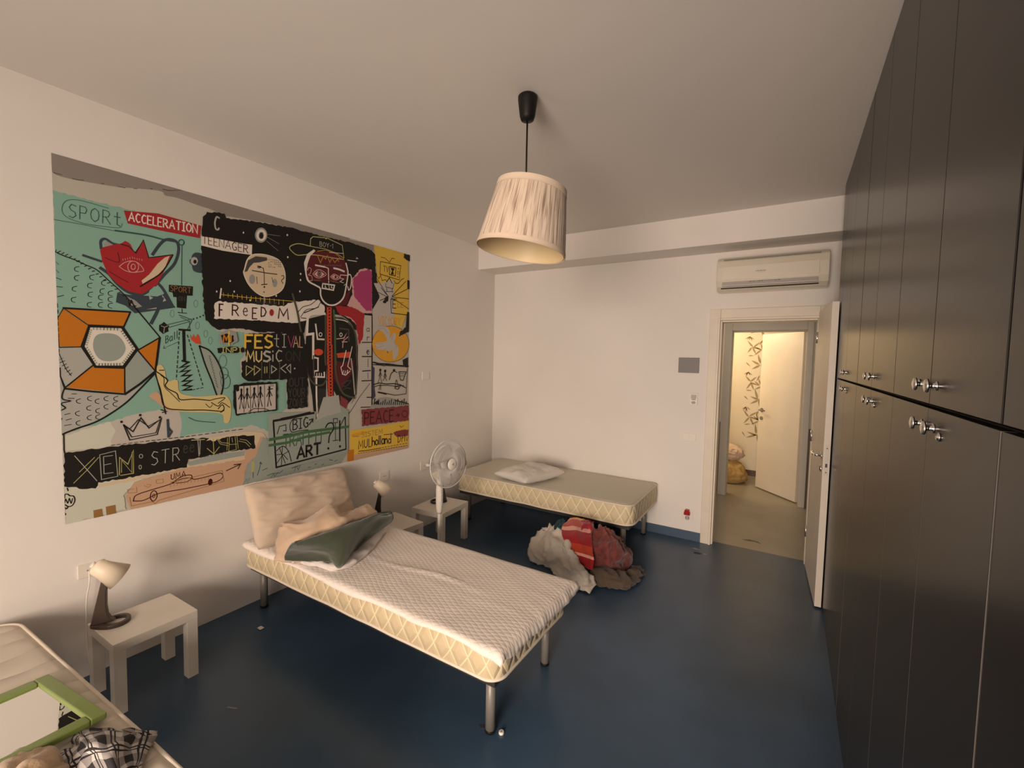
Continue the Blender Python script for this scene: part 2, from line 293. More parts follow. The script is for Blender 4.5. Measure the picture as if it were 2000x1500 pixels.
ART = '''F0/0/0,1786 2340,1786 2340,0 0,0
C1/0/0,1785 331,1786 590,1786 900,1786 899,1759 698,1722 519,1734 453,1730 422,1746 247,1709 160,1697 58,1687 0,1699
F1/0/651,1786 1176,1782 1684,1785 1684,1753 1464,1742 1160,1733 1032,1732 769,1704 660,1724
F1/0/1175,1740 1544,1768 1925,1786 1925,1734 1713,1749 1464,1743 1175,1740
s26/3/5,1696 34,1696
s26/3/70,1691 93,1692 113,1697
s26/3/179,1704 189,1706
s26/3/245,1710 276,1714
s26/3/311,1722 326,1726
s26/4/384,1746 393,1747
s26/4/441,1760 470,1763 531,1786
R2/0/0,1614 266,1605 627,1608 633,1528 648,1290 651,1212 652,1056 689,1027 705,994 867,999 863,848 840,808 844,713 882,682 1148,686 1155,480 1072,417 1019,331 914,386 566,371 499,365 496,515 396,534 290,513 172,491 0,450 0,957
R9/0/0,742 22,684 134,650 245,629 306,662 377,742 318,661 244,578 140,502 54,470 0,448 0,639
R30/0/0,438 128,475 184,489 204,436 191,373 157,357 61,362 0,359
C22/0/229,477 253,511 416,532 496,504 495,381 397,367 202,367 192,409
s10/2/133,1018 132,1012 131,1007 129,1003 126,1000 124,1000 121,1002 119,1006 118,1011 118,1017 119,1024 120,1029 122,1033 125,1035 127,1036 130,1034 132,1030 133,1025 133,1018
s10/2/610,1020 609,1013 607,1007 604,1002 601,999 597,999 594,1001 591,1006 590,1012 589,1019 590,1026 592,1033 595,1038 599,1040 602,1041 605,1038 608,1034 610,1028 610,1020
s10/2/653,974 652,967 650,960 647,955 644,952 640,952 637,955 634,959 633,966 632,973 633,980 635,987 638,992 641,994 645,994 648,992 651,988 653,981 653,974
s10/2/679,934 678,926 676,920 673,915 669,912 665,912 662,915 659,919 658,926 657,933 658,940 660,947 663,952 667,954 670,955 674,952 676,947 678,941 679,934
s10/2/603,1149 602,1142 600,1135 597,1130 594,1127 590,1127 587,1129 584,1134 583,1140 582,1147 583,1154 585,1160 588,1165 591,1168 595,1168 598,1166 601,1162 602,1156 603,1149
s10/2/482,1078 481,1071 479,1065 476,1061 473,1058 470,1058 467,1060 465,1064 463,1070 463,1077 464,1084 466,1090 468,1095 471,1097 475,1098 478,1095 480,1091 481,1085 482,1078
c10/3/204,1588 130,1594 79,1593 44,1575 30,1534 44,1502 101,1487 179,1491 246,1501 258,1525
s10/4/81,1562 65,1567 56,1551 63,1538 76,1532 79,1516 67,1503 54,1508
s10/4/93,1504 95,1569 115,1567 120,1554 114,1537 94,1535
s10/4/149,1506 137,1518 134,1538 138,1558 151,1572 164,1560 166,1540 162,1519 149,1506
s10/4/179,1507 182,1574 203,1572 208,1559 202,1543 180,1539
s10/4/192,1540 210,1508
s10/5/239,1577 237,1515 249,1509
s10/5/226,1553 251,1554
c10/3/0,1477 100,1480 217,1480 321,1490
c10/9/228,1482 357,1490 439,1485 498,1486
F4/0/266,1595 418,1622 631,1610 622,1535 434,1531 281,1532
s7/6/286,1548 299,1593 309,1549
s7/6/291,1563 306,1564
s7/6/335,1590 326,1594 318,1580 318,1562 325,1549 334,1554
s7/6/361,1591 352,1595 344,1581 343,1563 350,1550 360,1555
s7/6/386,1597 369,1596 367,1551 385,1551
s7/6/368,1574 382,1575
s7/6/394,1598 392,1552 407,1552
s7/6/434,1600 416,1599 414,1552 432,1553
s7/6/415,1577 429,1577
s7/6/440,1553 441,1600 456,1598 459,1589 455,1578 441,1576
s7/7/448,1576 461,1554
s7/6/468,1554 482,1602 493,1555
s7/7/473,1571 489,1572
s7/7/512,1556 514,1604
s7/7/502,1603 525,1604
s7/7/538,1557 539,1605
s7/7/533,1605 546,1606
s7/7/531,1557 545,1557
s7/7/564,1558 555,1567 553,1582 556,1596 565,1607 575,1597 577,1583 574,1568 564,1558
s7/7/584,1559 585,1608 607,1560 610,1609
c8/12/170,1377 170,1415 188,1430 215,1414 237,1412
c8/12/100,1330 136,1321 170,1313
c8/15/164,1280 198,1254 230,1210 275,1173 335,1169 392,1225 439,1292 488,1360 510,1434 505,1482 478,1494 445,1483 418,1449 386,1391
F8/0/229,1164 275,1159 403,1166 436,1185 490,1114 407,1091 301,1063 261,1100 222,1113
F27/0/266,1150 303,1133 333,1103 308,1093 279,1109
F2/0/366,1191 392,1221 414,1201 403,1170 372,1177
F9/0/365,1165 384,1156 368,1143
F9/0/426,1180 445,1148 428,1139
F9/0/351,1090 421,1111 401,1098
c8/15/406,1241 433,1207 477,1117
c8/17/426,1161 401,1083 372,1015
F27/0/179,1403 193,1420 218,1408 187,1387
F4/0/165,1369 176,1385 226,1411 252,1422 268,1439 284,1432 292,1423 306,1386 347,1458 366,1372 477,1408 433,1298 405,1234 335,1169 275,1177 230,1210 193,1254 173,1313
s3/5/249,1418 283,1414 312,1384 347,1461 369,1371 483,1411
c3/3/185,1335 212,1325 241,1325 236,1373
F11/0/466,1401 444,1334 407,1283 338,1226 334,1242 369,1281 409,1347 442,1386
c3/7/482,1409 444,1330 410,1283 327,1209
c17/3/240,1300 263,1325 292,1339 322,1333 345,1299 320,1286 290,1279 262,1285 240,1300
s17/3/323,1314 321,1303 317,1293 310,1285 302,1280 294,1279 286,1281 280,1287 277,1295 276,1306 277,1316 282,1326 288,1334 296,1339 304,1340 312,1338 318,1332 322,1324 323,1314
s17/3/308,1311 307,1306 306,1301 303,1298 300,1296 297,1295 294,1296 292,1299 291,1303 290,1308 291,1313 293,1318 295,1321 298,1324 301,1324 304,1323 306,1320 308,1316 308,1311
s17/2/257,1334 256,1343
s17/2/267,1339 266,1347
s17/2/277,1344 276,1352
s17/2/287,1348 286,1357
s17/2/298,1353 296,1362
s17/2/308,1352 306,1360
s17/2/318,1351 316,1359
s17/2/328,1350 326,1358
s17/2/338,1349 337,1357
s29/3/199,1268 221,1254 240,1243 277,1223
s10/7/539,1492 538,1487 536,1481 532,1477 527,1474 523,1473 518,1474 515,1477 512,1481 512,1486 513,1492 515,1497 519,1501 523,1504 528,1505 533,1504 536,1501 539,1497 539,1492
s10/5/528,1472 522,1246
F3/0/459,1239 580,1247 577,1192 548,1189 542,1113 495,1115 495,1173 479,1173 476,1197 458,1199
s13/3/481,1233 472,1236 467,1228 472,1222 479,1219 480,1212 473,1205 466,1208
s13/3/486,1205 487,1236 498,1235 501,1229 498,1221 487,1220
s13/3/515,1205 508,1211 507,1221 509,1230 516,1236 523,1230 524,1221 522,1211 515,1205
s13/3/529,1205 530,1236 541,1235 545,1229 541,1221 530,1220
s13/3/536,1220 546,1205
s13/3/560,1205 561,1237
s13/3/552,1237 570,1237
s26/3/512,1155 506,1159 505,1167 507,1174 512,1180 518,1175 519,1168 517,1160 512,1155
s26/3/523,1155 523,1180 536,1156 537,1181
s3/4/521,1111 522,1086 500,1088
s3/4/503,1086 545,1087
R8/0/564,1397 594,1446 645,1452 674,1409 671,1360 634,1334 584,1337
F9/0/608,1399 606,1390 603,1382 598,1376 592,1372 585,1371 579,1373 574,1378 571,1384 570,1392 572,1400 575,1408 580,1414 586,1418 593,1419 599,1418 604,1413 607,1407
F3/0/601,1394 601,1390 599,1386 597,1383 594,1381 591,1381 588,1382 586,1384 584,1387 584,1391 585,1395 586,1399 588,1402 591,1404 594,1405 597,1404 599,1402 601,1398
F9/0/649,1388 649,1384 648,1381 646,1378 644,1376 642,1376 640,1377 639,1379 638,1383 637,1386 638,1390 639,1394 641,1397 643,1398 645,1399 647,1398 648,1395 649,1392
s10/5/506,1073 572,1050 545,989
s10/4/513,1061 557,1041 559,993
s10/4/450,1014 568,1055
s10/4/457,999 561,1041
F3/0/583,1056 583,1055 582,1053 581,1052 580,1051 578,1051 577,1052 576,1053 575,1054 575,1056 575,1058 576,1059 577,1060 578,1061 580,1061 581,1060 582,1060 583,1058
F3/0/602,1064 601,1063 601,1061 599,1060 598,1059 596,1059 595,1060 594,1061 593,1062 593,1064 593,1065 594,1067 595,1068 597,1069 598,1069 600,1068 601,1067 601,1066
F3/0/619,1073 618,1071 618,1070 616,1068 615,1068 613,1068 612,1068 611,1069 610,1070 610,1072 610,1074 611,1075 612,1077 614,1077 615,1077 617,1077 618,1076 618,1075
F3/0/635,1082 635,1081 634,1079 633,1078 631,1077 630,1077 628,1078 627,1078 627,1080 626,1082 627,1083 627,1085 629,1086 630,1087 632,1087 633,1086 634,1085 635,1084
R3/0/408,1008 431,1028 457,1007 453,976 426,959 407,978
s27/4/417,1005 433,998 450,1007
s27/4/433,998 429,967
s10/4/437,908 438,947 448,952 450,946 446,936 438,928 447,934 451,928 447,916 437,908
s10/4/469,951 460,946 456,931 460,921 467,929
s10/4/469,951 469,925
s10/4/481,974 480,931
s10/4/494,981 493,938
s10/3/501,920 426,879 438,878
s10/3/426,879 430,894
c3/3/84,1272 69,1264 68,1250 80,1246
c3/3/83,1229 67,1221 67,1206 79,1203
c3/3/73,1174 58,1166 57,1152 69,1148
c3/3/69,1120 53,1113 53,1098 65,1094
c3/3/140,1241 124,1233 124,1218 136,1214
c3/3/131,1198 115,1191 114,1176 127,1172
c3/3/132,1154 116,1147 115,1132 128,1128
c3/3/127,1102 111,1095 111,1080 123,1076
c3/3/185,1220 169,1212 168,1197 181,1193
c3/3/178,1177 162,1170 161,1154 174,1150
c3/3/172,1145 155,1138 155,1122 168,1118
c3/3/170,1107 154,1100 153,1084 166,1080
c3/3/211,1171 194,1163 194,1148 207,1144
c3/3/210,1139 193,1132 193,1116 206,1112
c3/3/209,1107 192,1100 192,1084 205,1080
c3/3/72,618 57,611 59,599 71,594
c3/3/114,629 99,622 101,609 113,604
c3/3/143,613 128,606 129,593 142,588
c3/3/179,625 163,617 165,604 178,599
c3/3/219,622 202,614 204,601 218,596
c3/3/110,581 95,574 96,561 109,556
c3/3/144,564 129,557 130,544 143,538
c3/3/178,582 162,575 164,562 177,556
c3/3/215,593 199,586 200,573 214,567
c3/3/67,557 52,550 54,538 66,532
c3/3/111,532 96,525 97,512 110,507
c3/3/143,532 128,525 129,512 142,506
c3/3/68,509 53,502 55,490 67,484
s3/2/0,1280 11,1268
s3/2/0,1242 10,1229
s3/3/0,1204 18,1197
s3/3/0,1162 22,1162
s3/3/3,1114 25,1123
s3/3/27,623 49,621
s3/3/12,543 32,548
s3/3/16,516 36,521
s3/3/10,490 35,493
s3/3/40,644 58,643
c3/5/0,1326 30,1313 69,1301 109,1284 150,1267 197,1219 252,1163 302,1100
s3/3/0,1327 5,1336
s3/3/10,1325 19,1334
s3/3/23,1321 32,1329
s3/3/36,1316 45,1324
s3/3/49,1309 58,1317
s3/3/63,1302 72,1309
s3/4/76,1294 86,1301
s3/4/90,1285 99,1292
s3/4/104,1276 113,1282
s3/4/118,1266 128,1272
s3/4/132,1256 141,1261
s3/4/146,1244 156,1249
s3/4/160,1233 170,1237
s3/4/175,1220 185,1224
s3/4/190,1207 200,1211
s3/4/204,1194 214,1197
s3/4/219,1180 230,1182
s3/4/235,1166 245,1167
s3/4/250,1151 260,1152
s3/4/265,1135 276,1136
s3/4/280,1120 291,1120
s3/4/296,1103 307,1103
s3/7/296,1103 403,951 410,940
c3/5/274,1137 279,1101 286,1131 296,1103
F5/0/21,1061 280,1067 247,982 116,982
F5/0/0,1011 20,1058 113,979 79,878 0,876
F9/0/0,871 79,875 122,790 17,678 0,725
F5/0/308,864 408,938 384,753
F5/0/123,782 250,770 247,636 24,676
F21/0/251,770 310,864 382,749 252,637
F3/0/111,990 249,992 314,871 250,765 129,771 78,878
F30/0/118,975 240,979 298,873 242,783 136,783 94,879
F7/0/126,963 234,965 284,873 237,798 142,796 105,880
C21/0/144,940 221,943 257,876 223,814 156,811 126,873
s3/2/131,976 130,965
s3/2/144,976 143,965
s3/2/157,976 157,965
s3/3/171,976 170,965
s3/3/184,977 184,966
s3/3/198,977 197,966
s3/3/212,978 211,967
s3/3/225,978 225,967
s3/3/246,967 239,960
s3/3/252,956 245,949
s3/3/259,944 251,937
s3/3/265,933 258,926
s3/3/272,920 264,914
s3/3/278,909 270,901
s3/3/285,897 277,890
s3/3/291,885 283,878
s3/3/292,863 284,870
s3/3/285,853 278,859
s3/3/279,843 272,849
s3/3/273,832 265,840
s3/3/267,823 260,829
s3/3/261,813 254,819
s3/3/255,802 247,810
s3/3/249,793 241,800
s3/3/230,783 231,795
s3/3/218,783 218,795
s3/3/206,783 206,794
s3/3/194,783 194,794
s3/3/182,783 183,794
s3/3/171,783 171,795
s3/3/159,783 159,794
s3/3/147,783 148,794
s3/2/132,794 139,800
s3/2/127,805 134,810
s3/3/122,816 129,821
s3/3/117,826 125,832
s3/2/113,837 120,843
s3/2/108,847 116,854
s3/2/104,858 111,864
s3/2/99,869 106,875
s3/2/97,890 105,887
s3/2/99,901 108,898
s3/2/102,911 110,909
s3/2/105,922 113,919
s3/2/107,933 116,929
s3/2/110,943 118,941
s3/2/113,953 121,951
s3/2/115,964 123,961
s3/9/21,1062 281,1068
s3/4/0,1013 22,1062 115,982
s3/7/281,1068 249,982
s3/11/409,938 385,749
s3/11/385,751 316,684 248,630
s3/9/248,630 118,651 16,671
s3/7/407,937 308,865 385,751
s3/6/250,768 247,634
s3/6/124,785 17,676
s3/5/79,876 0,871
s3/9/17,670 0,732 0,772
c3/8/385,742 318,661 244,578 140,502 54,470 0,448
s3/4/0,1080 0,1063
s3/5/0,1051 0,1034
s3/5/0,1022 0,1005
s3/5/0,993 0,976
s3/5/0,964 0,947
s3/5/0,935 0,918
s3/5/0,906 0,889
s3/4/0,963 0,948
s3/5/0,938 0,923
s3/5/0,913 0,898
s3/5/0,888 0,873
s3/5/0,863 0,848
c3/3/0,844 11,805 24,764 41,734
s3/2/0,811 14,821
s3/3/2,797 20,807
s3/3/10,782 26,792
s3/3/18,767 32,777
s3/3/26,752 38,762
s3/3/33,737 44,747
c3/5/16,678 5,638 9,618 34,609 0,599 15,577 0,566
s3/3/0,529 1,524 0,519
s3/5/6,446 5,368 7,355
s3/11/503,989 559,989
s3/15/526,990 527,813
s3/11/515,810 547,801 504,770 550,781 506,746 552,753 513,722 559,725 515,690 561,693 518,666 560,660 517,638 560,640
s3/4/504,975 503,958
s3/4/502,948 501,931
s3/4/500,920 499,904
s3/4/498,893 497,877
s3/4/496,866 495,850
s3/4/494,839 493,822
s3/4/492,812 491,795
s3/4/490,784 489,768
s3/4/488,757 487,741
s3/4/486,730 484,714
s3/4/484,703 482,687
s3/4/482,676 480,659
s3/4/544,961 548,946
s3/4/551,936 554,921
s3/4/557,911 561,896
s3/4/563,886 567,871
s3/4/570,860 574,845
s3/4/576,835 580,820
s3/4/583,809 587,794
s3/4/589,784 593,768
s3/4/596,758 600,742
s3/4/602,732 606,716
s3/4/609,706 613,690
s3/4/616,679 620,664
s3/4/622,649 609,646
s3/4/600,645 586,642
s3/4/578,640 565,638
F18/0/555,965 569,944 574,966 588,945 595,970 607,954 613,909 586,913 565,934
C21/0/607,897 666,865 718,775 735,673 708,581 669,692 634,793
c3/9/606,899 666,867 718,775 736,673 708,581 669,692 634,793 606,899
s26/3/656,842 665,836 659,829
s26/3/659,826 668,819 663,812
s26/3/663,809 672,802 667,796
s26/3/666,792 675,786 671,779
s26/3/670,776 679,769 675,762
s26/3/673,759 682,752 679,746
s26/3/676,742 685,735 684,729
s26/3/680,725 689,718 688,712
s26/3/683,709 692,702 692,695
s26/3/686,692 696,685 696,678
s26/3/690,675 699,668 700,661
s26/3/693,658 702,651 705,644
s10/2/757,809 755,796 751,784 745,776 737,771 729,771 722,776 717,784 713,796 712,809 714,822 718,833 724,842 731,846 739,846 746,842 752,833 756,822 757,809
s10/3/764,732 763,719 758,709 751,701 743,697 735,697 727,702 721,710 718,721 716,733 718,745 723,756 729,763 737,768 745,767 753,763 759,755 763,744 764,732
s10/3/776,680 774,664 769,651 761,642 752,637 743,637 734,643 727,653 723,667 721,682 723,697 728,710 736,720 745,725 754,724 763,719 770,709 775,695 776,680
C14/0/391,764 411,787 429,756 440,694 488,699 499,628 569,599 666,596 745,595 779,532 768,429 736,424 717,482 552,507 476,522 436,546 406,626
C12/0/354,614 393,634 430,562 476,526 435,530 385,581
C14/0/390,749 416,745 440,686 433,655 492,596 658,572 712,576 744,561 726,503 510,523 436,550 406,633
c3/6/390,748 418,725 441,697 430,671 446,647 485,621 502,584 576,582 658,568
c3/4/409,729 424,710 426,663 458,622 498,572
c3/6/386,734 406,633 426,547 510,523 626,512 718,496
s3/6/380,749 406,649 428,507
s3/6/406,533 432,521 412,517
s3/5/403,756 426,756
c3/5/658,568 696,577 744,578 703,547
c3/5/665,555 703,530 727,549 771,516
c3/6/703,513 727,537 738,510 718,491 738,501
c3/4/634,549 656,526 672,541
s3/5/237,468 262,382 385,395 408,485 348,436 313,497 277,425 237,468
s3/4/243,462 270,397 379,405 401,478 345,446 302,489 263,442 243,462
F3/0/234,483 234,481 233,479 231,478 230,477 228,478 226,479 225,480 224,482 224,485 224,487 225,489 227,490 228,491 230,490 232,489 233,488 234,486
F3/0/316,511 315,509 314,507 313,506 311,505 309,505 307,506 306,508 305,510 305,513 305,515 306,517 308,518 310,519 312,519 313,518 315,516 316,514
F3/0/406,490 405,488 404,486 403,485 401,484 399,484 397,485 395,487 394,489 394,492 395,494 396,496 397,497 399,498 401,498 403,497 405,495 406,493
s8/12/437,474 439,373
s8/10/442,423 455,402 441,376
c10/4/541,476 587,450 685,430
s3/3/185,365 199,365
s3/3/208,365 223,365
s3/3/233,365 247,365
s3/3/257,365 272,365
s3/3/282,365 297,365
s3/3/307,365 322,365
s3/4/333,365 348,365
s3/4/359,365 375,364
s3/4/385,364 401,364
s3/4/412,364 429,364
s3/4/440,364 457,364
s3/4/468,364 485,364
s3/4/496,364 514,364
s3/4/526,364 543,364
s3/4/555,364 576,364
s3/4/591,364 612,365
s3/4/627,365 649,365
s3/4/664,366 687,366
s3/4/702,366 726,367
s3/4/741,367 765,367
s3/4/781,367 806,368
s3/4/822,368 847,368
F11/0/604,320 639,338 874,350 978,329 1011,274 942,202 927,237
R30/0/0,190 123,184 242,186 405,174 277,149 227,86 237,9 0,0
R12/0/239,79 277,149 404,165 542,178 725,171 859,176 854,0 467,0 260,2
R12/0/561,201 927,229 961,306 1002,279 925,155 876,140 841,1 556,9
R21/0/876,140 925,171 978,304 1011,274 1058,70 1381,60 1658,87 1598,0 1497,0 1021,1 841,0
R11/0/123,170 525,197 860,221 859,167 542,178 277,156 133,153
F21/0/522,210 695,228 860,221 859,194 543,186
R3/0/5,353 150,357 186,359 517,350 649,337 666,315 783,333 922,317 927,230 735,236 603,225 535,228 528,180 356,178 128,181 117,152 85,157 0,190
F11/0/632,322 653,339 882,346 881,328 737,331 638,323
s9/3/42,335 73,280 123,190
s25/3/133,311 83,250 35,198
s25/3/117,314 57,249
s9/3/137,323 201,333 207,196 141,193 137,323
s9/3/152,311 189,311
s9/3/152,311 152,221 189,220
s9/3/154,267 182,269
s25/4/214,202 217,295 251,252 277,325 274,198 219,198
s25/3/223,213 225,279 267,204 271,315
s9/3/317,284 316,281 315,278 313,276 310,275 308,276 305,277 303,280 302,283 302,287 302,291 304,294 306,296 308,296 311,296 313,294 315,292 316,288 317,284
s9/3/310,225 309,221 308,218 307,216 305,215 303,216 301,217 300,220 299,223 299,227 299,231 300,234 302,236 304,237 305,236 307,235 309,232 309,229 310,225
s9/4/386,294 368,301 358,281 367,267 381,260 385,241 370,225 356,231
s9/4/420,227 423,304
s9/4/405,303 441,305
s9/4/457,229 459,306 483,304 489,289 482,270 458,266
s9/4/471,267 491,230
s26/4/512,288 532,292 529,308 519,310 512,291 515,271 524,266 532,274
s26/4/546,290 565,294 562,310 553,311 545,293 548,272 558,267 566,275
s9/4/600,337 596,246
s25/5/554,338 624,333
s25/4/672,329 674,237
s25/4/637,276 674,235 706,274
s9/4/588,338 592,236
s25/3/767,330 760,233
s25/3/755,324 750,247
s25/3/811,328 818,245
s25/3/800,326 806,245
s25/3/760,237 809,241
s25/3/781,320 784,292
s25/3/701,324 718,299 762,288
s25/3/822,294 864,278 891,245
s25/3/830,305 872,291 899,258
s25/3/694,326 711,292 758,273
s25/3/762,280 810,276
s26/3/602,223 606,230
s26/3/621,224 625,231
s26/3/640,225 644,232
s26/3/659,226 664,233
s26/3/679,227 683,234
s26/3/699,228 703,235
s26/3/719,230 723,237
s26/3/739,231 744,238
s29/4/447,155 447,130 454,124 462,131 464,157
s29/4/469,125 473,158 481,136 490,159 492,127
s29/4/498,128 510,161 520,129
s29/4/502,139 516,140
c29/5/269,46 284,75 356,88 439,99 470,116 505,132 548,129 562,101 644,102 707,108 724,84 698,61 643,55 503,55 388,59 317,38 269,46
c29/4/453,100 498,118 548,111 526,95 470,98
s29/5/377,44 374,35 370,28 365,23 359,22 354,25 350,31 347,39 346,48 347,58 349,67 353,74 358,79 364,80 369,77 373,72 376,64 377,54 377,44
s29/3/367,50 366,46 365,43 364,41 362,40 360,41 359,42 357,45 357,49 356,52 357,56 358,59 359,61 361,62 363,62 364,60 366,57 366,54 367,50
F29/0/663,58 661,52 658,46 654,43 649,42 645,44 642,48 639,54 638,61 639,69 641,76 644,81 649,84 653,85 657,83 661,79 663,73 664,66
s13/3/255,71 261,21 354,20 367,5 387,20 730,51 720,122 443,110
s13/2/276,111 246,115 248,95 287,89 285,120
s13/2/374,138 407,138 409,114 377,118 374,138
s13/2/319,120 338,104 351,116 332,124
s13/2/442,82 446,109
s13/2/459,82 463,109
s13/2/476,82 480,108
s13/2/493,82 498,107
s13/2/511,82 515,106
s13/2/529,82 533,106
s13/2/547,82 551,105
s13/2/565,82 569,104
s13/2/583,82 588,103
s13/2/602,82 606,102
s13/2/621,82 625,102
s13/2/640,81 644,101
s29/6/744,115 832,141
s29/6/790,145 832,142 814,113
F13/0/105,41 140,40 142,0 106,0
F13/0/154,46 194,46 195,0 156,0
c3/5/0,131 2,149 13,148 19,139 33,133 37,111 28,89 13,86 0,100
c3/4/0,108 4,126 11,104 17,126 23,100 29,123
c3/4/0,85 7,77 12,85 2,75
F3/0/4,50 4,48 3,46 2,45 0,45 0,47 0,48 0,51 0,53 0,55 0,57 0,58 0,59 1,58 2,57 3,55 4,53
s3/5/11,180 14,165
s10/4/1005,28 1040,35 1092,28 1115,41
s10/3/1030,7 1048,33 1056,10 1084,39
s10/5/1184,44 1222,50 1270,58
s10/4/1202,18 1217,60 1231,21 1246,50
s10/4/961,127 956,99 938,44
s10/4/953,121 961,130 969,113
s10/4/909,150 910,34
s10/2/845,0 866,36 873,1 886,39
s10/4/972,71 1006,80
s10/4/1309,23 1329,24
s10/5/1365,35 1381,37
s10/4/1422,19 1443,24
s10/5/1492,48 1520,38
s10/4/1536,26 1564,35
F25/0/900,147 921,148 915,74 897,70
R3/0/637,1663 660,1699 757,1716 768,1691 963,1719 1116,1733 1175,1740 1464,1743 1713,1752 1896,1737 1938,1708 1942,1565 1996,1510 1978,1332 1911,1240 1834,1074 1722,1068 1487,1054 1275,1013 946,1003 848,1018 705,1003 641,1055 629,1212 626,1488
c9/9/728,1681 713,1683 703,1647 707,1612 720,1609 725,1620
F7/0/627,1548 683,1552 875,1559 923,1564 920,1498 842,1493 745,1488 625,1494
s29/4/645,1508 646,1555
s29/4/633,1555 659,1555
s29/4/688,1555 666,1555 665,1508 686,1508
s29/4/666,1533 682,1532
s29/4/718,1555 696,1555 695,1507 717,1507
s29/4/695,1532 712,1532
s29/4/725,1507 726,1555 751,1506 753,1555
s29/4/760,1506 777,1555 791,1506
s29/4/766,1523 786,1523
s29/5/825,1550 813,1555 802,1540 802,1520 811,1505 824,1509 825,1526 816,1526
s29/4/861,1554 837,1555 836,1505 860,1504
s29/5/836,1531 855,1530
s29/5/869,1504 870,1554 889,1552 894,1542 888,1530 869,1528
s29/5/880,1528 896,1504
F27/0/1023,1649 1020,1631 1012,1615 1001,1601 987,1592 973,1589 960,1592 950,1601 943,1614 941,1630 944,1647 952,1664 962,1677 976,1686 990,1690 1003,1687 1014,1678 1021,1665
F7/0/1016,1647 1013,1633 1007,1620 998,1610 988,1603 976,1601 966,1603 958,1609 952,1620 951,1632 953,1646 959,1659 968,1669 978,1676 989,1679 1000,1677 1009,1670 1014,1660
F26/0/999,1641 998,1633 995,1625 991,1619 985,1615 979,1614 974,1616 970,1620 967,1626 967,1633 968,1641 971,1649 975,1655 981,1659 986,1660 991,1659 996,1655 998,1648
F3/0/994,1637 993,1631 991,1626 988,1622 984,1619 981,1618 977,1619 974,1622 973,1627 972,1632 973,1638 975,1643 978,1647 981,1650 985,1651 989,1649 991,1647 993,1642
s27/2/1023,1655 1111,1665
s27/2/1022,1637 1103,1610
s27/2/1018,1609 1098,1561
F7/0/874,1629 873,1627 873,1625 871,1623 870,1622 868,1621 867,1622 866,1623 865,1625 865,1627 865,1629 866,1631 867,1633 869,1634 870,1634 872,1634 873,1633 874,1631
F7/0/1168,1685 1168,1682 1167,1680 1165,1678 1163,1677 1162,1676 1160,1677 1159,1678 1158,1680 1157,1682 1158,1685 1159,1687 1160,1689 1162,1690 1164,1690 1165,1690 1167,1689 1168,1687
F7/0/1171,1534 1170,1531 1169,1529 1168,1527 1166,1526 1164,1526 1163,1526 1161,1528 1160,1530 1160,1532 1160,1534 1161,1537 1163,1538 1165,1540 1166,1540 1168,1539 1169,1538 1170,1536
F7/0/1266,1435 1266,1432 1265,1430 1263,1428 1261,1427 1259,1427 1258,1427 1256,1429 1255,1431 1255,1433 1255,1435 1256,1438 1258,1440 1260,1441 1261,1441 1263,1441 1265,1439 1266,1437
F7/0/1265,1391 1265,1389 1264,1386 1262,1385 1260,1384 1258,1383 1257,1384 1255,1385 1254,1387 1254,1390 1254,1392 1255,1394 1257,1396 1259,1397 1261,1398 1262,1397 1264,1396 1265,1394
F7/0/1259,1310 1259,1307 1258,1305 1256,1303 1255,1302 1253,1302 1251,1302 1250,1304 1249,1306 1248,1308 1249,1311 1250,1313 1251,1315 1253,1316 1255,1316 1257,1316 1258,1314 1259,1312
F7/0/789,1311 789,1308 788,1306 787,1305 786,1304 784,1304 783,1304 782,1305 781,1307 781,1309 781,1312 782,1314 783,1315 784,1316 786,1316 787,1316 788,1315 789,1313
F7/0/812,1248 812,1246 811,1244 810,1242 808,1241 807,1241 805,1242 804,1243 804,1245 803,1247 804,1249 804,1251 806,1253 807,1254 809,1254 810,1253 811,1252 812,1250
F7/0/1085,1257 1085,1254 1084,1252 1082,1250 1081,1249 1079,1249 1077,1250 1076,1251 1075,1253 1075,1255 1075,1258 1076,1260 1078,1262 1079,1263 1081,1263 1083,1262 1084,1261 1085,1259
F7/0/909,1205 909,1203 908,1201 907,1199 905,1198 904,1198 902,1199 901,1200 900,1202 900,1204 900,1206 901,1208 902,1210 904,1211 906,1211 907,1211 908,1209 909,1207
F7/0/710,1234 710,1232 709,1230 708,1229 706,1228 705,1228 704,1228 703,1229 702,1231 702,1233 702,1235 703,1237 704,1239 705,1240 707,1240 708,1239 709,1238 710,1236
C11/0/871,1397 892,1465 932,1504 1013,1518 1097,1503 1135,1454 1146,1386 1129,1314 1077,1266 1006,1241 945,1260 894,1309 870,1358
F26/0/872,1381 895,1459 945,1495 1019,1502 1019,1482 970,1460 930,1449 903,1415 890,1387
c7/5/871,1397 892,1465 932,1504 1013,1518 1097,1503 1135,1454 1146,1386 1129,1314 1077,1266 1006,1241 945,1260 894,1309 867,1370 871,1397
F27/0/940,1345 938,1334 935,1324 929,1316 922,1312 916,1311 909,1314 904,1320 901,1329 900,1340 902,1351 905,1361 911,1368 917,1373 924,1374 930,1371 936,1365 939,1356
F27/0/1089,1343 1087,1333 1084,1324 1079,1317 1074,1313 1068,1312 1062,1315 1058,1321 1055,1329 1054,1338 1055,1348 1059,1358 1063,1365 1069,1369 1075,1370 1081,1367 1085,1361 1088,1353
s3/6/921,1399 1010,1398 1087,1402
s3/5/956,1431 993,1427 999,1391 999,1323
s3/6/980,1316 1018,1325
s3/4/949,1363 952,1317
s3/4/1051,1375 1059,1343
c3/5/1119,1396 1131,1401 1136,1385 1119,1365 1129,1346
